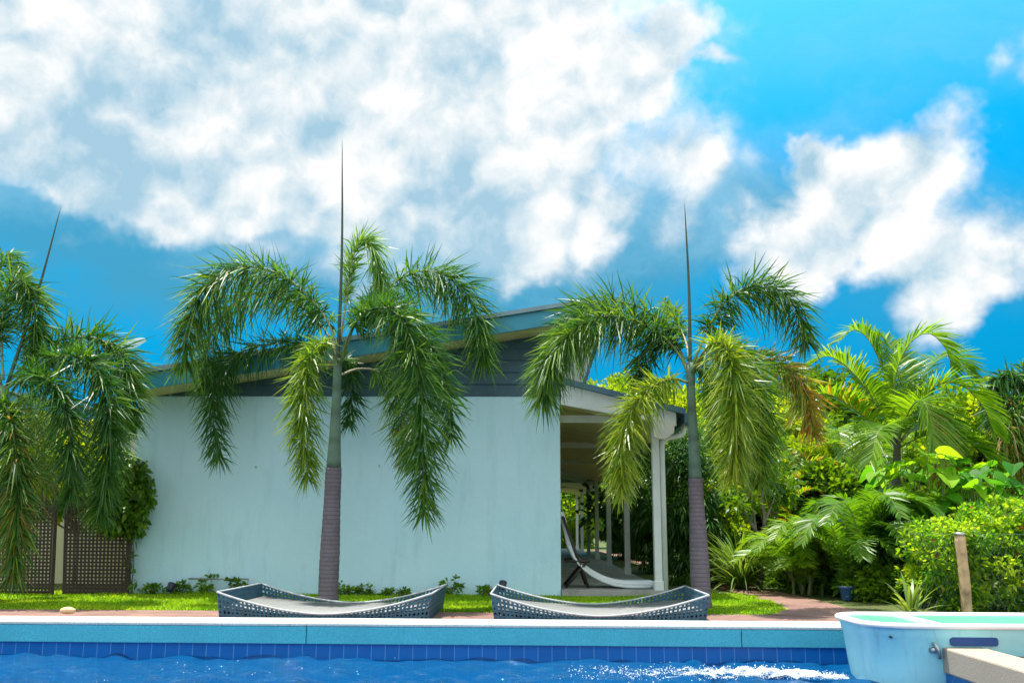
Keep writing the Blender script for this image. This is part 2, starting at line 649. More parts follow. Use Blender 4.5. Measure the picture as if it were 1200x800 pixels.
def frond(parent, pts, mat, n=420, Lmax=0.40, W=0.0088, plume=True, bare=0.12, tint=(0.0, 1.0), droop=0.36,
          rr=0.016, rmat=None, tipfade=0.55, name='frond', fwd=0.34, label=None, dry=0.0, back=1.05):
    if plume and name == 'frond':
        Lmax *= 1.06
        n = int(n * 1.5)
    C, ln = curve([A(p) for p in pts], 60)
    T, B, Nn = frame(C)
    u = rng.random(n)
    if plume:                                   # leaflets come in uneven tufts along the rachis
        u = u + .012 * np.sin(u * 95 + rng.uniform(0, 6)) + rng.normal(0, .004, n)
    u = bare + (1 - bare) * np.sort(np.clip(u, 0, 1))
    if not plume:
        u = bare + (1 - bare) * (np.arange(n) // 2 * 2 + 1) / n
    ii = u * (len(C) - 1)
    ix = np.arange(len(C))
    at = lambda X: np.stack([np.interp(ii, ix, X[:, k]) for k in range(3)], 1)
    p, t, b, m_ = at(C), nrm(at(T)), nrm(at(B)), nrm(at(Nn))
    v = (u - bare) / (1 - bare)
    prof = np.clip(0.62 + 1.1 * v, 0, 1) * (1 - (1 - tipfade) * np.clip((v - 0.6) / 0.4, 0, 1))
    if plume:
        ph = rng.random(n) * 2 * PI
        side = np.cos(ph)[:, None] * b + np.sin(ph)[:, None] * m_
        fw = fwd + 0.45 * v + rng.normal(0, 0.26, n)
        d = fw[:, None] * t + back * side + rng.normal(0, .20, (n, 3))
        lg = Lmax * prof * (0.55 + 0.62 * rng.random(n) ** .8)
        sd = None
    else:
        sg = np.where(np.arange(n) % 2 == 0, 1.0, -1.0)[:, None]
        d = (fwd + 0.5 * v)[:, None] * t + sg * b * 0.8 + m_ * 0.38 + rng.normal(0, 0.05, (n, 3))
        lg = Lmax * prof * (0.92 + 0.14 * rng.random(n))
        sd = t + rng.normal(0, 0.25, (n, 3))
        sd = np.cross(nrm(d), sd)
    tn = tint[0] + (tint[1] - tint[0]) * np.clip(0.75 * rng.random(n) ** 1.2 + 0.12 * rng.random(n) + 0.15 * v, 0, 1)
    dr = droop * ((0.3 + 1.9 * rng.random(n) ** 1.3) if plume else (0.6 + 0.8 * rng.random(n)))
    if dry:
        tn = np.where((rng.random(n) < dry * v), 0.985, tn)
    V, Fc, tt = leaf_mesh(p, d, lg, W * (0.75 + 0.5 * rng.random(n)), dr, tn, sd)
    o = mk(name, V, Fc, mat, parent, tt, label=label)
    mb = MB()
    k = np.linspace(0, len(C) - 1, 22).astype(int)
    mb.tube(C[k], list(np.linspace(rr, rr * 0.2, 22)), 6)
    mb.build('rachis', rmat or M['rachis'], o, True)
    return o


# ------------------------------------------------------------------ setting: ground, deck, path, lawn
PX0, PX1 = -11.0, G(1106, 757.5, 0.06).x          # pool left / right
PY0, PY1 = -4.0, 8.30
b = MB()
BIG = 900
z = -0.012
CW = 0.44
o = [(-BIG, -BIG, z), (BIG, -BIG, z), (BIG, BIG, z), (-BIG, BIG, z)]
i = [(PX0 - .3, PY0 - .3, z), (PX1 + .2, PY0 - .3, z), (PX1 + .2, PY1 + CW - .05, z), (PX0 - .3, PY1 + CW - .05, z)]
b.add(o + i, [(0, 1, 5, 4), (1, 2, 6, 5), (2, 3, 7, 6), (3, 0, 4, 7)])
struct(b.build('ground', M['ground']))

deck = MB()
DY1 = 10.15
deck.add([(PX0, PY1 + CW - .04, 0), (12, PY1 + CW - .04, 0), (12, 9.75, 0), (4.6, 9.85, 0), (2.9, DY1, 0), (PX0, DY1, 0)], [tuple(range(6))])
struct(deck.build('pool_deck', M['brick']))
pp = [(800, 719), (905, 722), (922, 713), (900, 704), (868, 696), (840, 688), (815, 681), (775, 667), (742, 658), (700, 646),
      (690, 643), (720, 647), (752, 654), (800, 668), (835, 678), (900, 690), (960, 703), (1010, 716), (1010, 722)]
pth = [G(x, y, 0.004) for x, y in pp]
pth[0].y = DY1 - .02
pth[1].y = DY1 - .06
pth[-1].y = pth[-1].y - .3
struct(MB().add(pth[1:], [tuple(range(len(pth) - 1))]).build('brick_path', M['brick']))
# right side paving beside the pool
struct(MB().add([(PX1 + .27, PY0, 0.002), (14, PY0, 0.002), (14, PY1 + CW - .05, 0.002), (PX1 + .27, PY1 + CW - .05, 0.002)], [(0, 1, 2, 3)]).build('side_paving', M['brick']))

# lawn blades (nobody could count them)
lawn = [(-9.5, DY1), (0.4, DY1 + 0.02)] + [tuple(G(x, y)[:2]) for x, y in ((905, 721), (922, 712), (900, 703), (868, 695), (838, 688), (800, 689))] + [(0.66, 12.6), (-9.5, 12.9)]


def inpoly(x, y, poly):
    c = np.zeros(len(x), bool)
    n = len(poly)
    for k in range(n):
        x1, y1 = poly[k]
        x2, y2 = poly[(k + 1) % n]
        t = ((y1 > y) != (y2 > y)) & (x < (x2 - x1) * (y - y1) / ((y2 - y1) or 1e-9) + x1)
        c ^= t
    return c


n = 150000
gx = rng.uniform(-9.5, 3.6, n)
gy = rng.uniform(DY1 - 0.1, 13.2, n)
edge = rng.normal(0, 0.05, n)
k = inpoly(gx, gy + edge, lawn)
gx, gy = gx[k], gy[k]
n = len(gx)
hh = 0.05 * (0.6 + 0.9 * rng.random(n)) * (0.75 + 0.5 * np.sin(gx * 3.1 + 1.3 * np.sin(gy * 4)) * np.sin(gy * 5.3 + gx))
tn = np.clip(0.45 + 0.22 * np.sin(gx * 2.3) * np.cos(gy * 3.7) + rng.normal(0, 0.22, n), 0, 0.9)
V, Fc, tt = leaf_mesh(np.stack([gx, gy, np.zeros(n) - .005], 1), np.stack([rng.normal(0, 1.1, n), rng.normal(0, 1.1, n), np.ones(n)], 1),
                      np.maximum(hh, 0.02), 0.0055, 0.1, tn)
go = mk('lawn_grass', V, Fc, M['grass'], None, tt, origin=(0, 11, 0))
go['kind'] = 'stuff'
go['label'] = 'short bright green lawn grass'

# ------------------------------------------------------------------ pool
pool = thing('swimming_pool', 'blue tiled swimming pool with pale stone coping whose front shade is painted turquoise', 'pool', (0, PY1, 0))
WZ = -0.225
CT = 0.06
CB = -0.112
b = MB()
zb = -1.35
b.add([(PX0, PY0, zb), (PX1, PY0, zb), (PX1, PY1, zb), (PX0, PY1, zb), (PX0, PY0, CB), (PX1, PY0, CB), (PX1, PY1, CB), (PX0, PY1, CB)],
      [(0, 1, 2, 3), (3, 2, 6, 7), (0, 3, 7, 4), (1, 5, 6, 2), (0, 4, 5, 1)])
b.build('basin', M['tile'], pool)
joints = [PX0 - .1] + [P(x, 740, PY1).x for x in (-130, 360, 868)] + [PX1 + .9]
for a0, a1 in zip(joints[:-1], joints[1:]):
    MB().box(a0 + .002, a1 - .002, PY1 - .035, PY1 + CW, CT - .028, CT).build('coping_slab', M['coping'], pool, bevel=0.008)
    MB().box(a0 + .003, a1 - .003, PY1 - .03, PY1 + CW - .01, CB, CT - .029).build('shaded_coping_face', M['coping_shade'], pool, bevel=0.006)  # front of the same coping, coloured as if in shade
for y0, y1 in ((PY0, 0.4), (0.4, 3.4), (3.4, G(1106, 757.5, 0.06).y)):
    MB().box(PX1 - .02, PX1 + .27, y0 + .003, y1 - .003, CB, CT).build('coping_slab', M['coping_warm'], pool, bevel=0.012, label='beige speckled coping slab')

# water sheet with real ripples
nx, ny = 640, 260
xs = np.concatenate([np.linspace(PX0 + .002, -5.6, 90), np.linspace(-5.58, PX1 - .002, 550)])
ys = np.concatenate([np.linspace(PY0 + .002, 5.6, 90), np.linspace(5.62, PY1 - .002, 170)])
gx, gy = np.meshgrid(xs, ys)
z = np.zeros_like(gx)
for k in range(44):
    a = rng.uniform(0, 2 * PI)
    f = rng.uniform(5, 26)
    z += 0.044 / f * np.sin(f * (gx * math.cos(a) + gy * math.sin(a) * 1.5) + rng.uniform(0, 6))
V = np.stack([gx.ravel(), gy.ravel(), WZ + z.ravel()], 1)
I = np.arange(nx * ny).reshape(ny, nx)
Fc = np.stack([I[:-1, :-1], I[:-1, 1:], I[1:, 1:], I[1:, :-1]], -1).reshape(-1, 4)
struct(mk('pool_water', V, Fc, M['water'], smooth=True))


# splash: ridge of foam thrown by the jet, droplets, white specks as glints
def drops(pos, rad):
    n = len(pos)
    o = np.array([[1, 0, 0], [-1, 0, 0], [0, 1, 0], [0, -1, 0], [0, 0, 1], [0, 0, -1]], float)
    V = pos[:, None] + o[None] * (rad[:, None, None] * rng.uniform(0.5, 1.4, (n, 6, 1)))
    f = np.array([[0, 2, 4], [2, 1, 4], [1, 3, 4], [3, 0, 4], [2, 0, 5], [1, 2, 5], [3, 1, 5], [0, 3, 5]])
    Fc = (f[None] + (np.arange(n) * 6)[:, None, None]).reshape(-1, 3)
    return V.reshape(-1, 3), Fc


a, c = A(P(992, 790, 7.35)), A(P(660, 786, 7.6))
n = 6500
t = rng.random(n) ** 1.25
wd = 0.03 + 0.20 * t
pos = a + (c - a) * t[:, None]
pos[:, 1] += rng.normal(0, 1, n) * wd
patch = 0.5 + 0.5 * np.sin(t * 23 + pos[:, 1] * 9) * np.sin(t * 51 + 2)
keep = rng.random(n) < np.clip(1.1 - 1.0 * t, 0.10, 1) * (0.25 + 0.6 * patch)
pos[:, 2] = WZ + 0.006 + np.abs(rng.normal(0, 1, n)) * (0.026 * np.exp(-((t - 0.3) / 0.25) ** 2) + 0.006) 
rad = rng.uniform(0.0015, 0.0055, n)
n2 = 240
p2 = np.stack([rng.uniform(-3.9, 2.4, n2), rng.normal(7.2, 0.4, n2), np.full(n2, WZ + .008)], 1)  # scattered white specks stand in for sun glints on the water
p2 = p2[np.sin(p2[:, 0] * 5 + p2[:, 1] * 7) + np.sin(p2[:, 0] * 2.1) > 0.2]
V, Fc = drops(np.vstack([pos[keep], p2]), np.concatenate([rad[keep], rng.uniform(.0015, .005, len(p2))]))
fo = mk('droplets_and_glints', V, Fc, M['foam'], origin=tuple(a))
fo['kind'] = 'stuff'
fo['label'] = 'loose white droplets around the water jet, and white specks made as sun glints'
# churned foam: a rough heightfield broken up by procedural gaps
nu_, nv_ = 420, 90
uu, vv = np.meshgrid(np.linspace(0, 1, nu_), np.linspace(-1, 1, nv_))
Xf = a[0] + (c[0] - a[0]) * uu
Yf = a[1] + (c[1] - a[1]) * uu + vv * (.05 + .36 * uu ** .8)
hn = np.zeros_like(uu)
for k in range(40):
    th = rng.uniform(0, 2 * PI)
    f = rng.uniform(8, 70)
    hn += np.sin(f * (Xf * math.cos(th) + Yf * 1.4 * math.sin(th)) + rng.uniform(0, 6)) * (12 / f) ** .5
env = (1 - vv ** 2) * np.clip(uu * 8, 0.25, 1) * (1 - uu * .75)
Zf = WZ + .004 + env * (.030 + .007 * np.abs(hn)) * (.4 + np.exp(-((uu - .3) / .28) ** 2))
I = np.arange(nu_ * nv_).reshape(nv_, nu_)
Fc = np.stack([I[:-1, :-1], I[:-1, 1:], I[1:, 1:], I[1:, :-1]], -1).reshape(-1, 4)
fo = mk('splash_foam', np.stack([Xf.ravel(), Yf.ravel(), Zf.ravel()], 1), Fc, M['foam_sheet'], None, (env * (1.15 - uu)).ravel(), True, origin=tuple(a))
fo['kind'] = 'stuff'
fo['label'] = 'white splash and droplets from the water jet'

st = MB()
c = G(60, 720.5, CT + .012)
pts = []
for k in range(7):
    th = k / 6 * PI
    pts.append((c.x - .07 * math.cos(th), c.y + .30, CT + .018 + .012 * math.sin(th)))
st.tube(pts, [.008, .022, .03, .034, .03, .024, .01], 8)
tag(st.build('stone', M['stone'], None, True, origin=tuple(pts[0])), 'small beige stone lying on the pool edge at the left', 'stone')

# ------------------------------------------------------------------ house
WY = 12.6                                  # front wall plane
FY = 12.0                                  # front fascia plane
BACK = 40.0
TL, BL = P(163, 463, WY), P(150, 700, WY)
XR = P(657, 600, WY).x
ZT = P(400, 464, WY).z
house = thing('pool_house', 'white rendered single storey house with blue skillion roof and side porch', 'house', (-2.2, WY, 0))
b = MB()
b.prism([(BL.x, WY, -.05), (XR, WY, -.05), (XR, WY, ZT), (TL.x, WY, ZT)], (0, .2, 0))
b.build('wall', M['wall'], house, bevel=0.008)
MB().box(XR - .2, XR - .003, WY + .203, BACK - 2, -.05, ZT).box(TL.x + .01, TL.x + .2, WY + .203, BACK - 2, -.05, ZT - .02).build('wall', M['cream'], house, label='cream side walls')

fz = lambda px, py: P(px, py, FY)
f0, f1 = fz(140, 439.5), fz(693, 352)            # fascia top line
slope = (f1.z - f0.z) / (f1.x - f0.x)
FH = 0.245
x0, x1 = f0.x, f1.x
b = MB()
b.prism([(x0, FY, f0.z - FH), (x1, FY, f1.z - FH), (x1, FY, f1.z - .03), (x0, FY, f0.z - .03)], (0, .03, 0))
b.build('fascia', M['fascia'], house, bevel=.004)
b = MB()
b.prism([(x0 - .04, FY - .05, f0.z - .03 - .04 * slope), (x1 + .04, FY - .05, f1.z - .03 + .04 * slope), (x1 + .04, FY - .05, f1.z + .03), (x0 - .04, FY - .05, f0.z + .03)], (0, BACK - FY, 0))
b.build('roof', M['roof'], house)
b = MB()
b.prism([(x0, FY + .031, f0.z - FH + .01), (x1, FY + .031, f1.z - FH + .01), (x1, FY + .031, f1.z - FH + .05), (x0, FY + .031, f0.z - FH + .05)], (0, BACK - FY - .2, 0))
b.build('soffit', M['soffit'], house)
# slate cladding boards in the gable, between the white wall and the sloping soffit
zs = lambda x: f0.z - FH + .008 + (x - x0) * slope
b = MB()
bh = 0.165
z0 = ZT
kk = 0
while z0 < zs(XR):
    z1 = min(z0 + bh, zs(XR))
    xl = max(TL.x + .02, x0 + (z0 - (f0.z - FH + .008)) / slope)
    xt = max(TL.x + .02, x0 + (z1 - (f0.z - FH + .008)) / slope)
    if xl < XR - .02:
        b.add([(xl, WY - .012, z0), (XR, WY - .012, z0), (XR, WY + .010, z1), (min(xt, XR), WY + .010, z1),
               (xl, WY + .1, z0), (XR, WY + .1, z0), (XR, WY + .1, z1), (min(xt, XR), WY + .1, z1)],
              [(0, 1, 2, 3), (4, 7, 6, 5), (0, 4, 5, 1), (1, 5, 6, 2), (2, 6, 7, 3), (3, 7, 4, 0)])
    z0 += bh
b.build('gable_cladding', M['clad'], house)
q = [P(657.5, 448, WY - .02), P(683, 448, WY - .02), P(703, 366, WY - .02), P(657.5, 374, WY - .02)]
q[2].z = zs(q[2].x) - .01
q[3].z = zs(q[3].x) - .01
MB().prism(q, (0, .08, 0)).build('gable_end_panel', M['offwhite'], house)
e = [q[1], P(687, 448, WY - .02), q[2] + Vector((.045, 0, 0)), q[2]]
MB().prism([v + Vector((.003, -.01, 0)) for v in e], (0, .1, 0)).build('edge_trim', M['flash'], house)

# porch roof on the right
LY = 12.25
r0, r1 = P(640, 438, LY), P(803, 479, LY)
sl = (r1.z - r0.z) / (r1.x - r0.x)
rz = lambda x: r0.z + (x - r0.x) * sl
xa, xb = XR + .005, r1.x
MB().prism([(xa, LY - .05, rz(xa) - .075), (xb, LY - .05, rz(xb) - .075), (xb, LY - .05, rz(xb)), (xa, LY - .05, rz(xa))], (0, BACK - LY - .6, 0)).build('porch_roof', M['flash'], house)
bot = lambda x: rz(x) - .075 - .28 + .11 * (x - xa) / (xb - xa)
MB().prism([(xa, LY, bot(xa)), (xb - .12, LY, bot(xb - .12)), (xb - .12, LY, rz(xb - .12) - .077), (xa, LY, rz(xa) - .077)], (0, .04, 0)).build('porch_fascia', M['white'], house, bevel=.004)
MB().prism([(xa, LY + .042, bot(xa) + .05), (xb - .14, LY + .042, bot(xb) + .05), (xb - .14, LY + .042, bot(xb) + .08), (xa, LY + .042, bot(xa) + .08)], (0, BACK - LY - 1, 0)).build('porch_ceiling', M['soffit'], house)
gx0 = xb - .02
MB().prism([(gx0, LY - .06, rz(xb) - .19), (gx0 + .12, LY - .06, rz(xb) - .17), (gx0 + .14, LY - .06, rz(xb) - .05), (gx0, LY - .06, rz(xb) - .05)], (0, BACK - LY - 1, 0)).build('gutter', M['flash'], house, bevel=.006)
q0 = P(770, 482, LY)
MB().prism([P(765, 487, LY - .02), P(791, 494, LY - .02), P(790, 507, LY - .02), P(779, 515, LY - .02), P(766, 512, LY - .02)], (0, .12, 0)).build('eave_box', M['offwhite'], house, bevel=.008)
# posts
PXP = P(772.5, 690, WY).x
ys_ = [WY, 16.9, 21.2, 25.5, 29.8, 34.1, 38.4]
for k, y in enumerate(ys_):
    w = .048
    MB().box(PXP - w, PXP + w, y, y + .13, .08, bot(PXP) + .06).box(PXP - w - .012, PXP + w + .012, y - .012, y + .142, .08, .20).build('porch_post', M['white'], house, bevel=.006)
for y in (12.95, 17.05, 21.35, 25.6, 29.9, 34.2):
    MB().box(XR + .001, PXP - .07, y, y + .09, 2.30, 2.40).build('tie_beam', M['white'], house, bevel=.004)
dp = PXP + .048 + .042
dz = P(790, 507, WY).z
MB().tube([(gx0 + .05, WY + .05, rz(xb) - .18), (gx0 + .05, WY + .05, rz(xb) - .26), (gx0 - .0, WY + .05, rz(xb) - .31), (dp + .08, WY + .05, rz(xb) - .34), (dp + .01, WY + .05, rz(xb) - .40),
           (dp, WY + .05, rz(xb) - .48), (dp, WY + .05, .02)], .036, 12).build('downpipe', M['white'], house, True)
MB().box(XR + .004, PXP + .12, WY - .05, BACK - 1, -.05, .085).build('porch_slab', M['concrete'], house, bevel=.01)
MB().box(XR + .004, XR + .02, 15.4, 16.3, .09, 2.1).build('door', M['glass'], house)

# satellite dish on the roof seen almost edge-on
ds = P(148, 409, 17.0)
dish = thing('satellite_dish', 'white satellite dish tilted almost edge-on above the blue roof, half hidden by palm leaves', 'satellite dish', tuple(ds))
V, Fc = [], []
ax = Vector((-.35, -.10, .93)).normalized()
e1 = Vector((.95, -.15, .36)).normalized()
e2 = ax.cross(e1)
for side in (0, 1):
    for r in range(7):
        for k in range(28):
            a = 2 * PI * k / 28
            rr = .34 * r / 6
            V.append(ds + (e1 * math.cos(a) * 1.15 + e2 * math.sin(a)) * rr + ax * (.55 * rr * rr - .012 * side))
for side in (0, 1):
    for r in range(6):
        for k in range(28):
            a0 = side * 196 + r * 28
            q = (a0 + k, a0 + (k + 1) % 28, a0 + 28 + (k + 1) % 28, a0 + 28 + k)
            Fc.append(q if side == 0 else q[::-1])
for k in range(28):
    Fc.append((168 + k, 168 + (k + 1) % 28, 196 + 168 + (k + 1) % 28, 196 + 168 + k))
mk('reflector', np.array(V), Fc, M['white'], dish, None, True)
MB().tube([ds, ds + Vector((0, 0, -.25)), ds + Vector((-.05, 0, -.75))], .025, 8).build('mast', M['metal'], dish, True)

# ------------------------------------------------------------------ neighbouring building on the left
AY = 15.0
annex = thing('neighbouring_building', 'cream building with low blue-grey roof behind the lattice screens', 'building', (-7.5, AY, 0))
wl, wr = P(-260, 600, AY).x, TL.x - .05
zt = P(60, 478, AY).z
MB().box(wl, wr, AY, AY + .2, -.05, zt).build('wall', M['cream'], annex)
a0, a1 = P(-180, 425, AY - .6), P(150, 489, AY - .6)
MB().prism([a0 - Vector((0, 0, .16)), a1 - Vector((0, 0, .16)), a1, a0], (0, .03, 0)).build('fascia', M['fascia'], annex)
MB().prism([a0 + Vector((0, -.05, 0)), a1 + Vector((0.03, -.05, 0)), a1 + Vector((0.03, -.05, .05)), a0 + Vector((0, -.05, .05))], (0, 6, 0)).build('roof', M['roof'], annex)
w0, w1 = P(128, 492, AY), P(158, 510, AY)
wn = MB().box(w0.x, w1.x, AY - .03, AY - .004, w1.z, w0.z).build('window', M['glass'], annex)
MB().box(w0.x - .05, w1.x + .03, AY - .05, AY - .003, w0.z + .002, w0.z + .05).box(w0.x - .05, w1.x + .03, AY - .05, AY - .003, w1.z - .05, w1.z - .002).build('window_frame', M['white'], wn)
p0, p1 = P(132, 511, AY), P(158, 548, AY)
MB().box(p0.x, p1.x, AY - .05, AY - .003, p1.z, p0.z - .05).build('shutter', M['white'], annex)

# ------------------------------------------------------------------ lattice screens
LTY = 12.35


def lattice(pa, pb, pc, pd, label):
    """woven screen: bottom-left, bottom-right, top-right, top-left pixels"""
    A0, B0, C0, D0 = [P(x, y, LTY) for x, y in (pa, pb, pc, pd)]
    A0.z = B0.z = 0.03
    t = thing('lattice_screen', label, 'screen', tuple((A0 + B0) / 2 - Vector((0, 0, .03))), 'woven lattice screens')
    uv = lambda u, v: A0.lerp(B0, u).lerp(D0.lerp(C0, u), v)
    nu = int((B0 - A0).length / .046)
    nv = int((D0 - A0).length / .046)
    m = MB()
    for k in range(nu + 1):
        u = k / nu
        w = .013 / (B0 - A0).length
        m.prism([uv(u - w, 0), uv(u + w, 0), uv(u + w, 1), uv(u - w, 1)], (0, .006, 0))
    for k in range(nv + 1):
        v = k / nv
        w = .012 / (D0 - A0).length
        m.prism([x + Vector((0, .008, 0)) for x in (uv(0, v - w), uv(1, v - w), uv(1, v + w), uv(0, v + w))], (0, .006, 0))
    m.build('lattice', M['lattice'], t)
    f = MB()
    for (u0, v0), (u1, v1) in (((-.03, -.02), (-.03, 1.01)), ((1.03, -.02), (1.03, 1.01)), ((-.03, 1.0), (1.03, 1.0)), ((-.03, 0), (1.03, 0))):
        f.tube([uv(u0, v0) + Vector((0, .02, 0)), uv(u1, v1) + Vector((0, .02, 0))], .022, 6)
    f.build('frame', M['lattice'], t)


lattice((-40, 697), (57, 697), (64, 545), (-40, 545), 'brown woven lattice screen at the far left behind the hanging fronds')
lattice((76, 697), (146, 697), (153, 560), (80, 560), 'brown woven lattice screen beside the white wall under the dark vine')


# ------------------------------------------------------------------ palms
def palm(name, label, base, crown, spear_tip, Y, w0, w1, ring_px, shaft_w, fronds, spear_from=None):
    b0 = P(base[0], base[1], Y)
    b0.z = 0
    t = thing(name, label, 'palm tree', tuple(b0), 'foxtail palms along the lawn')
    ring = P(ring_px[0], ring_px[1], Y)
    cr = P(crown[0], crown[1], Y)
    s = F / Y
    n = 46
    pts = [b0.lerp(ring, k / (n - 1)) for k in range(n)]
    rad = []
    for k in range(n):
        u = k / (n - 1)
        r = w0 / 2 / s * (1 + .15 * math.sin(min(1, u * 1.35) * PI)) * (1 - u) + w1 / 2 / s * u
        r *= 1 + .018 * math.sin(k * 2.4) + random.uniform(-.01, .01)
        if u < .06:
            r *= 1.12
        rad.append(r)
    pts[0] = pts[0] - Vector((0, 0, .05))
    MB().tube(pts, rad, 24).build('trunk', M['trunk'], t, True)
    c2 = [ring.lerp(cr, k / 12) for k in range(13)]
    rr = [(shaft_w + (w1 * .93 - shaft_w) * (1 - u) ** 2.2) / 2 / s for u in [k / 12 for k in range(13)]]
    MB().tube(c2, rr, 18).build('crownshaft', M['crownshaft'], t, True)
    if spear_tip:
        tip = P(spear_tip[0], spear_tip[1], Y + .1)
        k0 = cr.lerp(ring, .15)
        if spear_from:
            k0 = P(spear_from[0], spear_from[1], Y)
        k1 = k0.lerp(tip, .5) + Vector((.022, .02, 0))
        C, _ = curve([A(k0), A(k1), A(tip)], 14)
        MB().tube(C, [.023, .022, .022, .021, .020, .018, .017, .0155, .014, .0125, .0105, .008, .0055, .002], 8).build('spear_leaf', M['spear'], t, True)
    for fr in fronds:
        pts = fr['p']
        w = [P(x, y, Y + dy) for x, y, dy in pts]
        kw = {k: v for k, v in fr.items() if k not in ('p', 'm')}
        frond(t, w, M[fr.get('m', 'palm')], **kw)
    return t


palm('foxtail_palm', 'tall foxtail palm standing before the middle of the white wall', (384, 706), (396, 420), (401, 160), 11.2, 21.5, 18.5, (391, 548), 10, [
    dict(p=[(394, 425, 0), (388, 385, .05), (366, 352, .1), (332, 323, .1), (291, 312, 0), (252, 326, -.1), (226, 366, -.15), (216, 425, -.15)], n=760, rmat=M['rachis_pale'], tint=(0, .92), bare=.16, Lmax=.52, droop=.5),
    dict(p=[(394, 425, .1), (386, 395, .3), (362, 366, .5), (326, 345, .6), (288, 346, .6), (258, 372, .55), (242, 412, .5), (238, 455, .5)], n=460, tint=(0, .7), bare=.2, Lmax=.46, droop=.5),
    dict(p=[(393, 425, .1), (372, 405, .3), (335, 402, .5), (292, 408, .6), (262, 432, .6), (250, 475, .55), (257, 538, .5)], n=520, tint=(0, .6)),
    dict(p=[(396, 425, -.1), (384, 402, -.3), (368, 408, -.5), (358, 440, -.65), (355, 495, -.7), (361, 560, -.7)], n=560, m='palm_yellow', tint=(.1, .8), Lmax=.36),
    dict(p=[(399, 400, .1), (406, 350, .15), (413, 305, .2), (423, 283, .2), (436, 288, .15), (444, 318, .1), (447, 350, .1)], n=420, m='palm_fresh', tint=(0, 1), Lmax=.36, bare=.22, fwd=.8, back=.6, rmat=M['rachis_pale']),
    dict(p=[(399, 418, .05), (418, 376, .25), (450, 340, .4), (490, 318, .45), (528, 326, .4), (556, 362, .3), (568, 425, .25)], n=680, tint=(0, .85), bare=.2, Lmax=.50, droop=.45),
    dict(p=[(400, 425, -.1), (412, 385, -.35), (436, 362, -.6), (464, 366, -.8), (483, 402, -.9), (493, 465, -.95), (496, 540, -.95), (497, 600, -.95)], n=900, tint=(0, .82), Lmax=.46, bare=.14),
    dict(p=[(400, 425, -.05), (420, 372, -.2), (448, 352, -.35), (482, 368, -.5), (508, 410, -.55), (524, 462, -.55), (528, 510, -.5)], n=560, tint=(0, .7), bare=.16),
    dict(p=[(398, 440, .1), (420, 432, .25), (446, 436, .4), (464, 458, .5), (472, 500, .5), (478, 545, .5)], n=300, tint=(.1, 1), m='palm', dry=.18, bare=.25, rmat=M['rachis_pale'], Lmax=.34),
    dict(p=[(397, 430, .2), (404, 420, .5), (410, 435, .75), (412, 470, .8), (410, 498, .8)], n=220, tint=(0, .5), Lmax=.30),
])

palm('foxtail_palm', 'foxtail palm standing beside the porch post and the brick path', (822, 707), (808, 425), (802, 234), 10.9, 21, 16.5, (815, 560), 9.5, [
    dict(p=[(807, 440, 0), (795, 414, .1), (777, 395, .1), (744, 375, .05), (705, 371, -.05), (670, 388, -.15), (645, 424, -.2), (636, 468, -.2)], n=760, tint=(.05, .95), bare=.16, Lmax=.50, droop=.45),
    dict(p=[(807, 436, .15), (793, 402, .3), (772, 374, .35), (738, 356, .35), (702, 354, .3), (668, 372, .25), (646, 408, .2)], n=460, tint=(0, .8), bare=.2, Lmax=.46, droop=.45),
    dict(p=[(806, 435, .1), (794, 408, .25), (776, 394, .35), (760, 402, .4), (752, 428, .4), (749, 452, .4)], n=280, tint=(0, .7), bare=.22, Lmax=.36),
    dict(p=[(808, 420, .05), (803, 398, .3), (795, 380, .5), (786, 362, .7), (778, 352, .8)], n=150, tint=(.5, .9), bare=.4, Lmax=.24, rmat=M['rachis_pale']),
    dict(p=[(810, 430, 0), (826, 394, .05), (838, 370, .1), (856, 348, .1), (882, 334, .1), (910, 338, .05), (934, 364, 0), (945, 402, 0)], n=520, tint=(0, .8), bare=.2, Lmax=.46, droop=.4),
    dict(p=[(811, 435, -.1), (828, 408, -.35), (846, 402, -.55), (858, 428, -.7), (862, 480, -.75), (860, 555, -.75)], n=720, m='palm_yellow', tint=(.3, .9), Lmax=.42, bare=.16),
    dict(p=[(811, 435, -.05), (836, 404, -.2), (864, 406, -.35), (884, 442, -.4), (892, 500, -.4), (890, 562, -.4)], n=560, tint=(.25, .95), Lmax=.40, bare=.2),
    dict(p=[(811, 435, .05), (845, 415, .2), (885, 418, .3), (920, 430, .3), (944, 456, .3), (954, 508, .3)], n=480, m='palm_yellow', tint=(0, 1), dry=.65, bare=.25, Lmax=.36),
    dict(p=[(806, 448, -.1), (786, 444, -.3), (762, 455, -.45), (740, 482, -.55), (729, 522, -.55), (728, 578, -.55)], n=560, m='palm_yellow', tint=(.3, .95), Lmax=.36, bare=.12),
    dict(p=[(808, 440, .2), (818, 425, .5), (832, 440, .75), (838, 475, .8), (838, 510, .8)], n=240, tint=(.1, .8), Lmax=.34),
])

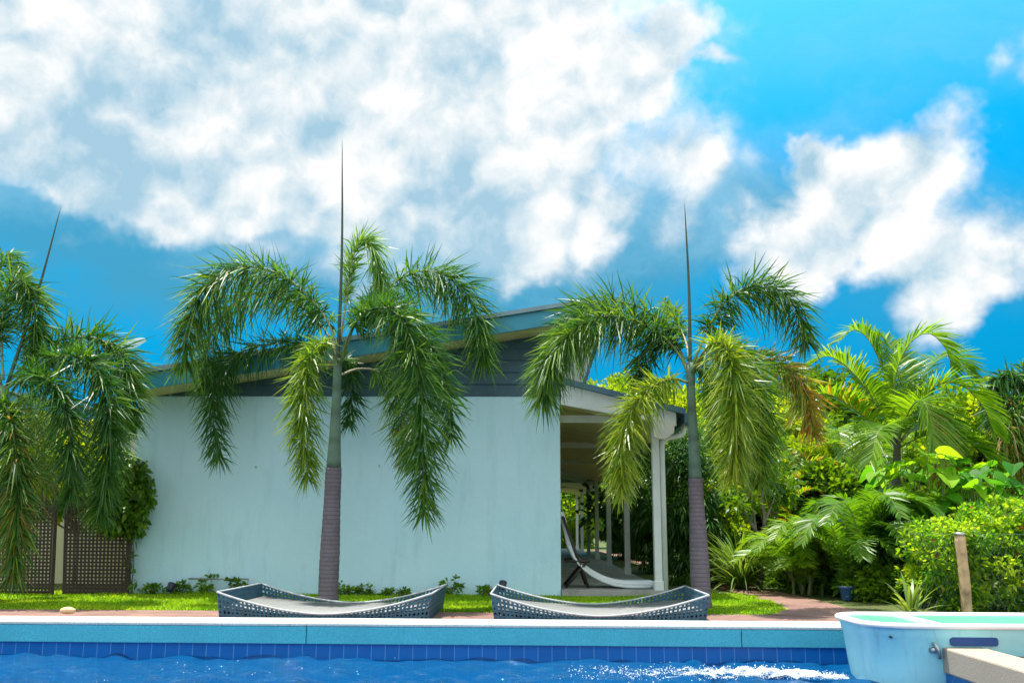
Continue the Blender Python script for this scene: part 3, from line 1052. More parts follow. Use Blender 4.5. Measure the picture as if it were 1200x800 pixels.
palm('foxtail_palm', 'foxtail palm at the left edge in front of the lattice screens', (-16, 706), (5, 452), (72, 240), 11.0, 22, 18.5, (-6, 560), 11, [
    dict(p=[(8, 455, 0), (30, 436, -.1), (66, 418, -.2), (100, 421, -.3), (122, 450, -.35), (128, 520, -.35), (116, 605, -.35)], n=820, tint=(0, .75), Lmax=.44),
    dict(p=[(4, 445, 0), (2, 390, .1), (10, 335, .15), (28, 330, .15), (40, 365, .1), (44, 410, .05)], n=620, tint=(.05, .85), bare=.2, Lmax=.44, droop=.3),
    dict(p=[(8, 455, -.1), (34, 440, -.35), (62, 450, -.55), (80, 500, -.65), (84, 580, -.65)], n=560, tint=(0, .65)),
    dict(p=[(4, 462, -.1), (4, 470, -.4), (14, 500, -.6), (22, 570, -.65), (16, 672, -.65)], n=760, tint=(.05, .9), m='palm', dry=.15),
    dict(p=[(-2, 460, -.1), (-22, 470, -.4), (-30, 520, -.6), (-26, 620, -.6)], n=520, tint=(0, .9)),
    dict(p=[(8, 450, .1), (36, 420, .2), (72, 398, .25), (112, 396, .25), (142, 418, .2), (152, 460, .2), (150, 500, .2)], n=700, tint=(0, .85), Lmax=.48, droop=.3),
    dict(p=[(0, 450, 0), (-30, 400, 0), (-70, 370, 0), (-120, 390, 0), (-150, 450, 0)], n=420, tint=(0, .8)),
    dict(p=[(2, 452, .1), (-10, 380, .4), (0, 310, .6), (14, 300, .8), (30, 330, .9)], n=360, tint=(.1, .8), bare=.25, Lmax=.34),
    dict(p=[(6, 458, .3), (30, 470, .6), (50, 510, .8), (52, 570, .8)], n=320, tint=(.1, 1), m='palm_yellow'),
], spear_from=(8, 452))


# ------------------------------------------------------------------ generic plants
def crown_points(centers, radii, nper, spread):
    """leaf positions in clumps; returns positions and outward directions"""
    k = len(centers)
    pos = np.repeat(centers, nper, axis=0)
    j = nrm(rng.normal(size=(k * nper, 3))) * (rng.random((k * nper, 1)) ** 0.5)
    sp = np.repeat(spread * rng.uniform(.6, 1.3, k), nper)[:, None]
    d = j * sp * np.array([1, 1, .7])
    return pos + d, j


def bush(name, label, cat, c, rad, mat, clumps=60, per=90, leaf=(.09, .022), spread=.28, droop=.3, stem=True, group=None, tintr=(0, .86),
         bottom=0.0, trunk_h=None, up=.35, bark='bark', base=None, trunk_r=.09):
    """tree or shrub: forked stems carry clumps of leaf-sized faces through an uneven crown volume"""
    c = A(c)
    rad = A(rad)
    base = A(base) if base is not None else np.array([c[0], c[1], 0.0])
    t = thing(name, label, cat, tuple(base), group)
    d = nrm(rng.normal(size=(clumps, 3)))
    r = rng.uniform(.35, 1.0, (clumps, 1)) ** .6
    lump = 1 + .22 * np.sin(d[:, :1] * 4 + c[0]) * np.cos(d[:, 1:2] * 5 + 1) + .15 * np.sin(d[:, 2:] * 7 + c[1])
    cen = c + d * r * rad * lump
    cen[:, 2] = np.maximum(cen[:, 2], bottom + .05)
    pos, j = crown_points(cen, rad, per, spread)
    pos[:, 2] = np.maximum(pos[:, 2], .01)
    ct = np.repeat(rng.normal(0, .16, clumps), per)
    out = nrm(pos - c)
    dr = j * .8 + out * .45 + np.array([0, 0, up]) + rng.normal(0, .35, pos.shape)
    n = len(pos)
    tn = np.clip(tintr[0] + (tintr[1] - tintr[0]) * (.5 + ct + rng.normal(0, .2, n)), 0, .9)
    V, Fc, tt = leaf_mesh(pos, dr, leaf[0] * (.7 + .6 * rng.random(n)), leaf[1] * (.7 + .6 * rng.random(n)), droop, tn)
    mk('foliage', V, Fc, mat, t, tt)
    if stem:
        m = MB()
        th = trunk_h if trunk_h is not None else max(.2, (c[2] - rad[2]) * .9)
        top = np.array([c[0], c[1], th])
        C, _ = curve([base + (0, 0, -.05), base * .5 + top * .5 + rng.normal(0, .05, 3) * (1, 1, 0), top], 10)
        m.tube(C, list(np.linspace(trunk_r, trunk_r * .75, 10)), 8)
        for q in cen[:: max(1, clumps // 14)]:
            mid = top * .45 + q * .55 + rng.normal(0, .08, 3)
            C, _ = curve([top - (0, 0, .05), mid, q], 8)
            m.tube(C, list(np.linspace(trunk_r * .5, trunk_r * .08, 8)), 5)
        m.build('trunk' if cat == 'tree' else 'stem', M[bark], t, True)
    return t


def px_bush(name, label, cat, px, py, Y, wpx, hpx, depth, mat, **kw):
    """crown centred on a photo pixel at distance Y, with size in photo pixels"""
    c = P(px, py, Y)
    s = Y / F
    return bush(name, label, cat, tuple(c), (wpx / 2 * s, depth, hpx / 2 * s), mat, **kw)


# trees behind the porch roof and the garden
GT = 'trees behind the garden'
px_bush('tree', 'bright yellow-green tree crown showing above the porch roof', 'tree', 735, 500, 30, 150, 130, 1.8, M['leaf_bright'], clumps=110, per=130, leaf=(.16, .05), spread=.5, group=GT, bottom=1.4)
px_bush('tree', 'bright yellow-green tree just right of the porch gutter', 'tree', 790, 505, 24, 90, 120, 1.4, M['leaf_bright'], clumps=80, per=130, leaf=(.14, .04), spread=.42, group=GT, bottom=1.0)
px_bush('tree', 'bushy yellow-green tree directly behind the palm near the path', 'tree', 872, 530, 19, 150, 150, 1.5, M['leaf_bright'], clumps=120, per=140, leaf=(.13, .035), spread=.38, group=GT, bottom=.6)
px_bush('tree', 'mid green tree between the right foxtail palm and the tall areca palm', 'tree', 965, 530, 20, 150, 170, 1.6, M['leaf_mid'], clumps=110, per=130, leaf=(.15, .045), spread=.42, group=GT, bottom=.6)
px_bush('tree', 'yellow-green tree behind the broad leaved plants at the right edge', 'tree', 1165, 540, 19, 190, 140, 1.6, M['leaf_bright'], clumps=130, per=130, leaf=(.15, .05), spread=.42, group=GT, bottom=.6)
px_bush('tree', 'sunlit yellow-green tree seen through the far end of the porch', 'tree', 668, 590, 46, 90, 150, 2, M['leaf_bright'], clumps=90, per=120, leaf=(.24, .07), spread=.7, group=GT)
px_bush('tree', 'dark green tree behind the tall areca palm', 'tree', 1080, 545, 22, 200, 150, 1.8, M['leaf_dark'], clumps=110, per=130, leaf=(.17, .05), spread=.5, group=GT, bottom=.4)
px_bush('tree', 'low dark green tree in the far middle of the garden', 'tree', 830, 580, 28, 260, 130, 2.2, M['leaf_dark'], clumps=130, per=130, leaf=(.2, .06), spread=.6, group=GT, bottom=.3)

# tall slim shrubs between the porch and the path
GS = 'tall slim shrubs beside the porch'
for k, (px, py, Y, w, h, lab) in enumerate((
        (808, 590, 15.6, 56, 190, 'dark slim leafy shrub right behind the downpipe, nearest of its row'),
        (772, 588, 19.5, 52, 165, 'dark slim leafy shrub between the front porch post and the next'),
        (754, 592, 24.0, 40, 140, 'dark slim leafy shrub behind the second porch post'),
        (738, 596, 29.0, 34, 120, 'dark slim leafy shrub farther along the porch'),
        (722, 600, 35.0, 30, 105, 'dark slim leafy shrub near the far end of the porch'))):
    px_bush('tall_shrub', lab, 'shrub', px, py, Y, w, h, .5, M['leaf_dark'], clumps=70, per=150, leaf=(.13, .014), spread=.3, droop=.9, up=.0, group=GS, tintr=(0, .8), trunk_r=.03, trunk_h=.8)

# understorey on the right of the path
GU = 'shrubs under the trees'
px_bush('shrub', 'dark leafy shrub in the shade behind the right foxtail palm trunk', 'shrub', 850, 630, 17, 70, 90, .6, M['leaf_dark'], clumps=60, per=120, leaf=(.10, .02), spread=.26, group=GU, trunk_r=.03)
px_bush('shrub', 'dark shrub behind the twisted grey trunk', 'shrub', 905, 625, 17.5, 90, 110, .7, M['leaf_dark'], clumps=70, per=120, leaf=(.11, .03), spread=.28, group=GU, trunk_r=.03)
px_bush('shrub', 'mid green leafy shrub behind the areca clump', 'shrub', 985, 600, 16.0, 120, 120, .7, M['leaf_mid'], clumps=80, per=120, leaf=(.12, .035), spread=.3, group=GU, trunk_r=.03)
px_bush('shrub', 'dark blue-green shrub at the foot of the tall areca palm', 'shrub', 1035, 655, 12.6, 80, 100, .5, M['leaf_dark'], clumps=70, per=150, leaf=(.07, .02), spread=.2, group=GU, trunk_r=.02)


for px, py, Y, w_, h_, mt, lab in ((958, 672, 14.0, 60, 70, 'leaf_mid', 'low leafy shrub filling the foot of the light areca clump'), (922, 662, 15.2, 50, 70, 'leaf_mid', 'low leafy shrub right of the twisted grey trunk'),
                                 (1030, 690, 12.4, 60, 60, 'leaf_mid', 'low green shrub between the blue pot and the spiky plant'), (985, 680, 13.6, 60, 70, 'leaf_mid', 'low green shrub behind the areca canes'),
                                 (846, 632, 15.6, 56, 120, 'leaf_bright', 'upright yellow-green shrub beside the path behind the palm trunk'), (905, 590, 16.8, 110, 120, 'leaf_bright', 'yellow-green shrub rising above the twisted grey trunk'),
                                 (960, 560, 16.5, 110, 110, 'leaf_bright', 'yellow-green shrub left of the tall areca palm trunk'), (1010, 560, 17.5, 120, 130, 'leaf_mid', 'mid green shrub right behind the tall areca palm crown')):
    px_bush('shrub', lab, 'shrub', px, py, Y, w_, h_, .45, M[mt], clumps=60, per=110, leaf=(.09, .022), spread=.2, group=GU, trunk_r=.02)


# strap-leaved clumps
def strap_clump(name, label, base, n, ln, wd, mat, spread=.9, group=None, tint=(0, .86), seg=7, lift=1.0):
    base = A(base)
    t = thing(name, label, 'plant', tuple(base), group)
    V, Fc, tt = [], [], []
    for k in range(n):
        a = rng.uniform(0, 2 * PI)
        l = ln * rng.uniform(.6, 1.1)
        out = np.array([math.cos(a), math.sin(a), 0])
        el = rng.uniform(.35, 1.45)
        sd = np.array([-math.sin(a), math.cos(a), 0])
        p = base + out * rng.uniform(0, .06) 
        ang = el
        tv = tint[0] + (tint[1] - tint[0]) * rng.random()
        b0 = len(V)
        for s in range(seg + 1):
            u = s / seg
            w = wd * (1 - u ** 2.2) * (.55 + .9 * min(u * 3, 1)) + .0008
            V.append(p - sd * w)
            V.append(p + sd * w)
            tt += [tv, tv]
            ang = el - spread * 1.7 * u ** 1.4 * (1.2 - .3 * el)
            p = p + (out * math.cos(ang) + np.array([0, 0, math.sin(ang) * lift])) * l / seg
        for s in range(seg):
            i0 = b0 + 2 * s
            Fc.append((i0, i0 + 1, i0 + 3, i0 + 2))
    V = np.array(V)
    V[:, 2] = np.maximum(V[:, 2], .01)
    mk('leaves', V, np.array(Fc), mat, t, tt)
    return t


GC = 'arching strap-leaved clumps'
strap_clump('grass_clump', 'arching pale grass clump left of the twisted grey trunk', G(868, 690), 300, 1.25, .010, M['strap'], 1.0, GC, (0, .9))
strap_clump('spiky_plant', 'small yellow-green spiky plant at the hedge foot behind the white tub', tuple(P(1068, 716, 10.3).xy) + (0,), 26, .46, .017, M['strap'], .45, GC, (.45, .9))


# areca style palms: several arching fronds in two ranks from the base
def areca(name, label, base, n, ln, mat, height=(.9, 1.3), group=None, tint=(0, .86), out=.8, stems=5, nl=110, Lmax=.34, W=.013, dry=0, cane=(.25, .55)):
    base = A(base)
    t = thing(name, label, 'palm tree', tuple(base), group)
    m = MB()
    tops = []
    for k in range(stems):
        a = rng.uniform(0, 2 * PI)
        h = rng.uniform(*cane) * ln
        b0 = base + np.array([math.cos(a), math.sin(a), 0]) * rng.uniform(.05, .22)
        tp = b0 + np.array([math.cos(a) * .1 * h, math.sin(a) * .1 * h, h])
        C, _ = curve([b0 - (0, 0, .04), (b0 + tp) / 2 + rng.normal(0, .015, 3), tp], 8)
        m.tube(C, list(np.linspace(.026, .018, 8)), 7)
        tops.append((tp, a))
    m.build('cane', M['cane'], t, True)
    for k in range(n):
        tp, a = tops[k % stems]
        a = a + rng.normal(0, .9)
        l = ln * rng.uniform(.7, 1.1)
        o_ = np.array([math.cos(a), math.sin(a), 0])
        hh = rng.uniform(*height)
        pts = [tp - (0, 0, .1), tp + o_ * l * .12 + (0, 0, l * .32 * hh), tp + o_ * l * .34 * out + (0, 0, l * .55 * hh),
               tp + o_ * l * .62 * out + (0, 0, l * .58 * hh), tp + o_ * l * .88 * out + (0, 0, l * .36 * hh)]
        frond(t, pts, mat, nl, Lmax, W, False, .14, tint, .35, .009, M['cane'], .35, dry=dry)
    return t


GA = 'areca palm clumps'
areca('areca_clump', 'dark green areca clump with visible canes beside the brick path end', tuple(P(1003, 705, 12.6).xy) + (0,), 34, 1.35, M['areca'], (.6, 1.25), GA, (0, .62), .8, 8, cane=(.12, .5))
areca('areca_clump', 'light yellow-green areca clump spraying over the brick path', tuple(P(945, 698, 13.4).xy) + (0,), 44, 1.05, M['areca'], (.35, 1.1), GA, (.35, .9), .9, 8, 100, .32, .011, cane=(.06, .38))
areca('areca_clump', 'orange tinted areca clump behind the twisted trunk', tuple(P(925, 680, 15.6).xy) + (0,), 16, 1.9, M['areca'], (.8, 1.3), GA, (.3, .95), .8, 5, 110, .38, .016, .5)
areca('areca_clump', 'green areca clump deep under the trees between the two palms', tuple(P(975, 675, 17.5).xy) + (0,), 18, 2.4, M['areca'], (.9, 1.4), GA, (.0, .8), .8, 5, 110, .42, .018)
areca('areca_clump', 'low shaded areca clump left of the wooden post', tuple(P(1020, 690, 14.2).xy) + (0,), 14, 1.3, M['areca'], (.6, 1.1), GA, (0, .45), .9, 4, 100, .32, .013)

# tall areca palm with its own trunk
Y = 13.6
tb = P(1040, 690, Y)
tb.z = 0
ap = thing('areca_palm', 'tall areca palm with arching split fronds above the broad leaved plants', 'palm tree', tuple(tb))
C, _ = curve([A(tb), A(P(1042, 620, Y)), A(P(1050, 560, Y)), A(P(1051, 500, Y))], 20)
MB().tube(C, list(np.linspace(.075, .05, 20)), 12).build('trunk', M['trunk'], ap, True)
for pts, kw in (
        ([(1051, 510, 0), (1046, 470, .1), (1034, 432, .2), (1020, 401, .25), (1002, 386, .25), (985, 398, .2)], dict(tint=(.1, .8))),
        ([(1051, 510, 0), (1048, 450, -.05), (1062, 408, -.1), (1086, 390, -.15), (1108, 408, -.2), (1117, 440, -.2)], dict(tint=(.2, .86), n=190)),
        ([(1051, 510, 0), (1076, 474, -.2), (1100, 450, -.35), (1128, 452, -.45), (1152, 476, -.5), (1166, 508, -.5)], dict(tint=(.3, .88), n=190)),
        ([(1050, 515, 0), (1022, 466, -.05), (996, 433, -.1), (970, 417, -.1), (948, 428, -.1)], dict(tint=(.3, .9))),
        ([(1050, 518, 0), (1010, 486, -.2), (972, 462, -.35), (944, 468, -.4), (930, 494, -.4)], dict(tint=(.3, .9), dry=.55)),
        ([(1052, 520, 0), (1078, 496, .3), (1096, 482, .5), (1110, 494, .6), (1118, 530, .6)], dict(tint=(0, .6))),
        ([(1052, 525, 0), (1092, 508, -.2), (1138, 520, -.35), (1170, 552, -.4)], dict(tint=(.1, .8), n=180)),
        ([(1051, 510, 0), (1056, 455, .3), (1046, 415, .5), (1036, 396, .6), (1024, 392, .7)], dict(tint=(.2, .8))),
        ([(1052, 515, 0), (1075, 450, .3), (1098, 420, .5), (1124, 420, .6), (1140, 446, .6)], dict(tint=(.1, .7))),
        ([(1052, 520, 0), (1042, 500, -.5), (1030, 505, -.8), (1020, 540, -.95)], dict(tint=(.2, .8), n=150)),
        ([(1052, 520, 0), (1066, 480, -.5), (1082, 470, -.8), (1092, 500, -.9), (1094, 540, -.9)], dict(tint=(.3, .86)))):
    k2 = dict(n=176, Lmax=.58, W=.015, plume=False, bare=.16, droop=.34, rr=.014, rmat=M['cane'], tipfade=.4)
    k2.update(kw)
    frond(ap, [P(x, y, Y + d) for x, y, d in pts], M['areca'], **k2)
frond(ap, [P(x, y, Y + d) for x, y, d in [(1052, 520, -.1), (1082, 482, -.35), (1098, 482, -.45), (1103, 515, -.5), (1099, 552, -.5)]], M['dry'], 150, .26, .02, True, .4, (0, 1), .9, .012, M['bark'], label='dead orange-brown frond')

# far right palm, partly out of frame
Y = 17.0
tb = P(1212, 690, Y)
tb.z = 0
fp = thing('foxtail_palm', 'distant dark palm with dry orange fronds cut by the right edge', 'palm tree', tuple(tb))
C, _ = curve([A(tb), A(P(1208, 560, Y)), A(P(1204, 470, Y))], 16)
MB().tube(C, list(np.linspace(.16, .10, 16)), 12).build('trunk', M['trunk'], fp, True)
for pts, kw in (
        ([(1204, 470, 0), (1194, 446, 0), (1178, 440, 0), (1164, 452, 0), (1158, 474, 0)], dict(tint=(0, .6))),
        ([(1204, 470, 0), (1198, 440, .1), (1210, 430, .1), (1226, 440, .1)], dict(tint=(0, .7))),
        ([(1204, 475, 0), (1188, 470, -.2), (1172, 478, -.3), (1165, 500, -.3)], dict(tint=(0, .6))),
        ([(1204, 475, -.1), (1192, 478, -.4), (1182, 500, -.5), (1178, 540, -.5)], dict(tint=(.2, 1), dry=.6)),
        ([(1204, 475, -.1), (1198, 482, -.4), (1194, 510, -.5), (1194, 545, -.5)], dict(tint=(.3, 1), dry=.3)),
        ([(1204, 470, 0), (1225, 450, 0), (1250, 460, 0), (1262, 500, 0)], dict(tint=(0, .7)))):
    mt = kw.pop('m', 'palm')
    frond(fp, [P(x, y, Y + d) for x, y, d in pts], M[mt], 320, .44, .016, True, .15, kw.get('tint', (0, .9)), .6, .02, dry=kw.get('dry', 0))


# ------------------------------------------------------------------ broad leaved plants
def broad_plant(label, base, n, ln, height, mat, tint=(0, .86), spread=.5):
    base = A(base)
    t = thing('broad_leaved_plant', label, 'plant', tuple(base), 'broad leaved plants behind the hedge')
    outl = [(0, 0), (-.16, .20), (-.05, .40), (.15, .47), (.40, .42), (.68, .26), (.88, .11), (1, 0)]
    V, Fc, tt = [], [], []
    m = MB()
    for k in range(n):
        a = rng.uniform(0, 2 * PI)
        r = spread * math.sqrt(rng.random())
        h = height * rng.uniform(.35, 1.0)
        att = base + np.array([math.cos(a) * r, math.sin(a) * r * .7, h])
        st0 = base + np.array([math.cos(a), math.sin(a), 0]) * .08
        C, _ = curve([st0, st0 * .4 + att * .6 + (0, 0, .1 * h), att], 8)
        m.tube(C, list(np.linspace(.014, .006, 8)), 5)
        l = ln * rng.uniform(.6, 1.15)
        az = a + rng.normal(0, .7)
        d = np.array([math.cos(az), math.sin(az), rng.uniform(-.75, .15)])
        d /= np.linalg.norm(d)
        sd = np.cross(d, (0, 0, 1))
        sd /= np.linalg.norm(sd)
        roll = rng.normal(0, .35)
        up_ = np.cross(sd, d)
        sd = sd * math.cos(roll) + up_ * math.sin(roll)
        up_ = np.cross(sd, d)
        tv = tint[0] + (tint[1] - tint[0]) * rng.random()
        i0 = len(V)
        for s in (1, -1):
            for (u, w) in outl:
                V.append(att + d * (u * l) + sd * (s * w * l) + up_ * (w * .22 * l - .22 * l * max(u, 0) ** 2) + up_ * rng.normal(0, .006))
                tt.append(tv)
        q = len(outl)
        for s in (0, 1):
            o0 = i0 + s * q
            # midrib points: 0 and last, plus fan triangles
            for e in range(1, q - 1):
                f = (o0, o0 + e, o0 + e + 1)
                Fc.append(f if s else f[::-1])
    mk('leaves', np.array(V), Fc, mat, t, tt, True)
    m.build('stalk', M['cane'], t, True)
    return t


broad_plant('broad leaved plant with large glossy leaves beneath the dead orange frond', tuple(P(1098, 690, 12.6).xy) + (0,), 80, .29, 1.85, M['leaf_broad'], (.15, .9), .6)
broad_plant('broad leaved plant rising behind the wooden post', tuple(P(1150, 690, 12.5).xy) + (0,), 80, .27, 1.7, M['leaf_broad'], (.1, .9), .6)
broad_plant('broad leaved plant at the right edge behind the hedge', tuple(P(1205, 690, 12.6).xy) + (0,), 70, .28, 1.75, M['leaf_broad'], (.1, .9), .6)
broad_plant('broad leaved plant around the trunk of the tall areca palm', tuple(P(1058, 690, 14.2).xy) + (0,), 46, .30, 1.9, M['leaf_broad'], (.05, .86), .5)


# ------------------------------------------------------------------ hedge, wire fence and post
def hedge():
    x0, x1 = P(1066, 700, 11.4).x, 8.6
    t = thing('hedge', 'small leaved bright green hedge growing behind the wire fence', 'hedge', ((x0 + x1) / 2, 11.4, 0))
    k = 620
    u = rng.random(k)
    hx = x0 + (x1 - x0) * u
    top = .86 + .28 * np.clip((hx - x0) / 1.3, 0, 1) + .07 * np.sin(hx * 5) + .05 * np.sin(hx * 11 + 1) + rng.normal(0, .07, k)
    hz = top * rng.random(k) ** .75
    hy = 11.2 + rng.uniform(-.5, .5, k) - .1 * np.sin(hx * 7 + hz * 6)
    cen = np.stack([hx, hy, hz], 1)
    per = 95
    pos, j = crown_points(cen, None, per, .14)
    pos[:, 2] = np.maximum(pos[:, 2], .01)
    pos[:, 1] = np.maximum(pos[:, 1], 10.60)
    n = len(pos)
    ct = np.repeat(rng.normal(0, .17, k), per)
    tn = np.clip(.42 + ct + rng.normal(0, .2, n), 0, .9)
    tn = np.where(rng.random(n) < .006, 1.0, tn)
    V, Fc, tt = leaf_mesh(pos, j + np.array([0, -.35, .3]) + rng.normal(0, .4, pos.shape),   .06 * (.7 + .7 * rng.random(n)), .016 * (.7 + .6 * rng.random(n)), .3, tn)
    mk('foliage', V, Fc, M['leaf_hedge'], t, tt)
    m = MB()
    for q in range(40):
        xx = x0 + (x1 - x0) * rng.random()
        C, _ = curve([(xx, 11.35, -.03), (xx + rng.normal(0, .08), 11.3, .35), (xx + rng.normal(0, .2), 11.3 + rng.normal(0, .2), .75)], 7)
        m.tube(C, list(np.linspace(.014, .005, 7)), 5)
    m.build('stem', M['bark'], t, True)


hedge()
FYF = 10.62
pb = P(1133, 716, FYF)
pb.z = 0
fence = thing('wire_fence', 'low green wire mesh fence with one weathered round wooden post', 'fence', tuple(pb))
pt = P(1124.5, 627, FYF)
C, _ = curve([A(pb) - (0, 0, .05), A(pb.lerp(pt, .5)) + (.006, 0, 0), A(pt)], 14)
MB().tube(C, [.058 + random.uniform(-.003, .003) for _ in range(14)], 14).build('post', M['wood'], fence, True)
MB().tube([pt, pt + Vector((0, 0, .025)), pt + Vector((0, 0, .035))], [.062, .062, .04], 14).build('post_cap', M['metal'], fence, True)
m = MB()
fx0, fx1 = P(1072, 700, FYF).x, 8.4
xx = fx0
fh = .80
while xx < fx1:
    m.tube([(xx, FYF + .075, .02), (min(xx + fh * .5, fx1), FYF + .075, .02 + fh * min(1, (fx1 - xx) / (fh * .5)))], 0.0013, 3, False)
    m.tube([(min(xx + fh * .5, fx1), FYF + .079, .02), (xx, FYF + .079, .02 + fh)], 0.0013, 3, False)
    xx += .075
m.tube([(fx0, FYF + .078, fh + .02), (fx1, FYF + .078, fh + .02)], .0016, 5)
m.build('wire_mesh', M['wire'], fence)

# twisted small tree
tt_ = G(888, 690)
sm = thing('small_tree', 'small tree with twisted pale grey trunk beside the brick path', 'tree', tuple(tt_))
Y = tt_.y
m = MB()
for pts, r in (([(889, 692, 0), (893, 660, 0), (890, 632, .02), (880, 612, .03), (868, 594, .05)], .05), ([(891, 640, 0), (896, 610, .05), (893, 585, .08), (898, 560, .1)], .035),
               ([(886, 622, 0), (882, 590, .1), (880, 560, .1)], .02), ([(895, 615, 0), (905, 590, .1), (912, 570, .15)], .02)):
    C, _ = curve([A(P(x, y, Y + d)) for x, y, d in pts], 12)
    m.tube(C, list(np.linspace(r, r * .5, 12)), 8)
m.build('trunk', M['bark'], sm, True)
cen = np.array([A(P(x, y, Y + d)) for x, y, d in ((868, 590, 0), (880, 560, .2), (898, 556, .1), (912, 566, .2), (890, 545, .4), (860, 575, .3), (920, 580, .3), (905, 540, .3), (875, 535, .2))])
pos, j = crown_points(cen, None, 150, .26)
n = len(pos)
V, Fc, tn = leaf_mesh(pos, j + rng.normal(0, .4, pos.shape), .10 * (.7 + .6 * rng.random(n)), .025, .4, np.clip(rng.normal(.5, .25, n), 0, .86))
mk('crown', V, Fc, M['leaf_mid'], sm, tn)

# blue pot
pc = P(993, 707, 12.2)
pot = thing('flower_pot', 'small dark blue pot under the areca canes', 'pot', (pc.x, pc.y, 0))
m = MB()
m.tube([(pc.x, pc.y, 0), (pc.x, pc.y, .02), (pc.x, pc.y, .14), (pc.x, pc.y, .15), (pc.x, pc.y, .17)], [.06, .065, .085, .095, .095], 18)
m.build('pot_body', M['bluepot'], pot, True)
MB().tube([(pc.x, pc.y, .15), (pc.x, pc.y, .1715)], .078, 16).build('soil', M['ground'], pot)

# ------------------------------------------------------------------ left: vine on the wall corner, bush behind the screens
vc = A(P(146, 580, 12.38))
t = thing('climbing_vine', 'dark green vine spilling over the lattice and the corner of the white wall', 'vine', (vc[0], vc[1], 0))
cen = []
for k in range(74):
    a, r = rng.uniform(0, 2 * PI), math.sqrt(rng.random())
    cen.append(A(P(142 + 34 * math.cos(a) * r, 578 + 46 * math.sin(a) * r, 12.33 + rng.uniform(-.16, .16))))
for px, py in ((160, 620), (158, 632), (157, 648), (150, 660), (154, 668), (150, 680), (158, 684), (168, 560), (178, 572), (176, 590)):
    cen.append(A(P(px, py, 12.42)))
cen = np.array(cen)
pos, j = crown_points(cen, None, 46, .12)
k = len(cen)
pos[-10 * 46:] = np.repeat(cen[-10:], 46, 0) + (pos[-10 * 46:] - np.repeat(cen[-10:], 46, 0)) * .55
sel = np.ones(len(pos), bool)
sel[-10 * 46:] = rng.random(460) < .25
pos, j = pos[sel], j[sel]
pos[:, 1] = np.minimum(pos[:, 1], 12.56)
n = len(pos)
V, Fc, tn = leaf_mesh(pos, j * .6 + np.array([0, -.5, -.3]) + rng.normal(0, .4, pos.shape), .075 * (.7 + .6 * rng.random(n)), .026 * (.7 + .6 * rng.random(n)), .5, np.clip(rng.normal(.4, .22, n), 0, .86))
mk('foliage', V, Fc, M['leaf_mid'], t, tn)
m = MB()
for k in range(9):
    x, y = 140 + rng.uniform(-14, 22), 600 + rng.uniform(-30, 20)
    C, _ = curve([A(P(144 + k * 1.5, 697, 12.42)), A(P(150 + rng.uniform(-8, 8), 650, 12.45)), A(P(x, y, 12.4))], 10)
    m.tube(C, .007, 5)
m.build('stem', M['bark'], t, True)
px_bush('shrub', 'bright green shrub between the lattice screens and the cream building', 'shrub', 96, 560, 13.7, 150, 110, .45, M['leaf_bright'], clumps=60, per=130, leaf=(.10, .03), spread=.24, group=GU, trunk_r=.03)

# weeds along the foot of the wall
GW = 'weeds along the foot of the white wall'
for k, (px, h, lab) in enumerate(((176, .16, 'small weed at the left foot of the white wall by the vine'), (214, .18, 'low leafy weed beside the dark garden light'), (240, .30, 'leafy weed under the thin metal rail'),
                                  (272, .28, 'leafy weed at the right leg of the thin metal rail'), (400, .17, 'spiky weed right behind the palm trunk'), (428, .16, 'small weed right of the palm trunk at the wall foot'), (462, .10, 'tiny weed at the wall foot above the first daybed'),
                                  (530, .30, 'leafy weed at the wall foot behind the first daybed corner'), (566, .16, 'small weed at the wall foot between the two daybeds'))):
    c = P(px, 690, 12.42)
    bush('weed', lab, 'weed', (c.x, c.y, h * .42), (.15, .08, h * .4), M['leaf_mid'], clumps=11, per=15, leaf=(.06, .015), spread=.05, group=GW, trunk_r=.006, trunk_h=h * .4, bottom=-.04)

# thin rail and garden light by the wall
m = MB()
ra, rb = P(221, 677.5, 12.45), P(291, 678, 12.45)
rail = thing('pipe_rail', 'thin grey metal rail on one leg in front of the white wall', 'rail', (rb.x, rb.y, 0))
m.tube([ra, rb], .011, 8)
m.build('bar', M['metal'], rail, True)
MB().tube([rb, (rb.x, rb.y, 0)], .010, 8).build('leg', M['metal'], rail, True)
MB().tube([ra, ra + Vector((0, .14, 0))], .010, 8).build('wall_bracket', M['metal'], rail, True)
for px, py, lab in ((200, 688, 'dark garden spotlight on a spike at the left of the white wall'), (589, 686, 'dark garden spotlight on a spike just left of the second daybed')):
    c = P(px, py, 12.3)
    gl = thing('garden_light', lab, 'garden light', (c.x, c.y, 0), 'garden spotlights on the lawn')
    MB().tube([(c.x, c.y, -.02), (c.x, c.y, c.z - .03)], .010, 6).build('spike', M['blackplastic'], gl)
    d = Vector((0.1, .5, .8)).normalized()
    MB().tube([c - d * .055, c - d * .045, c + d * .05, c + d * .055], [.02, .042, .052, .05], 12).build('lamp_head', M['blackplastic'], gl, True)


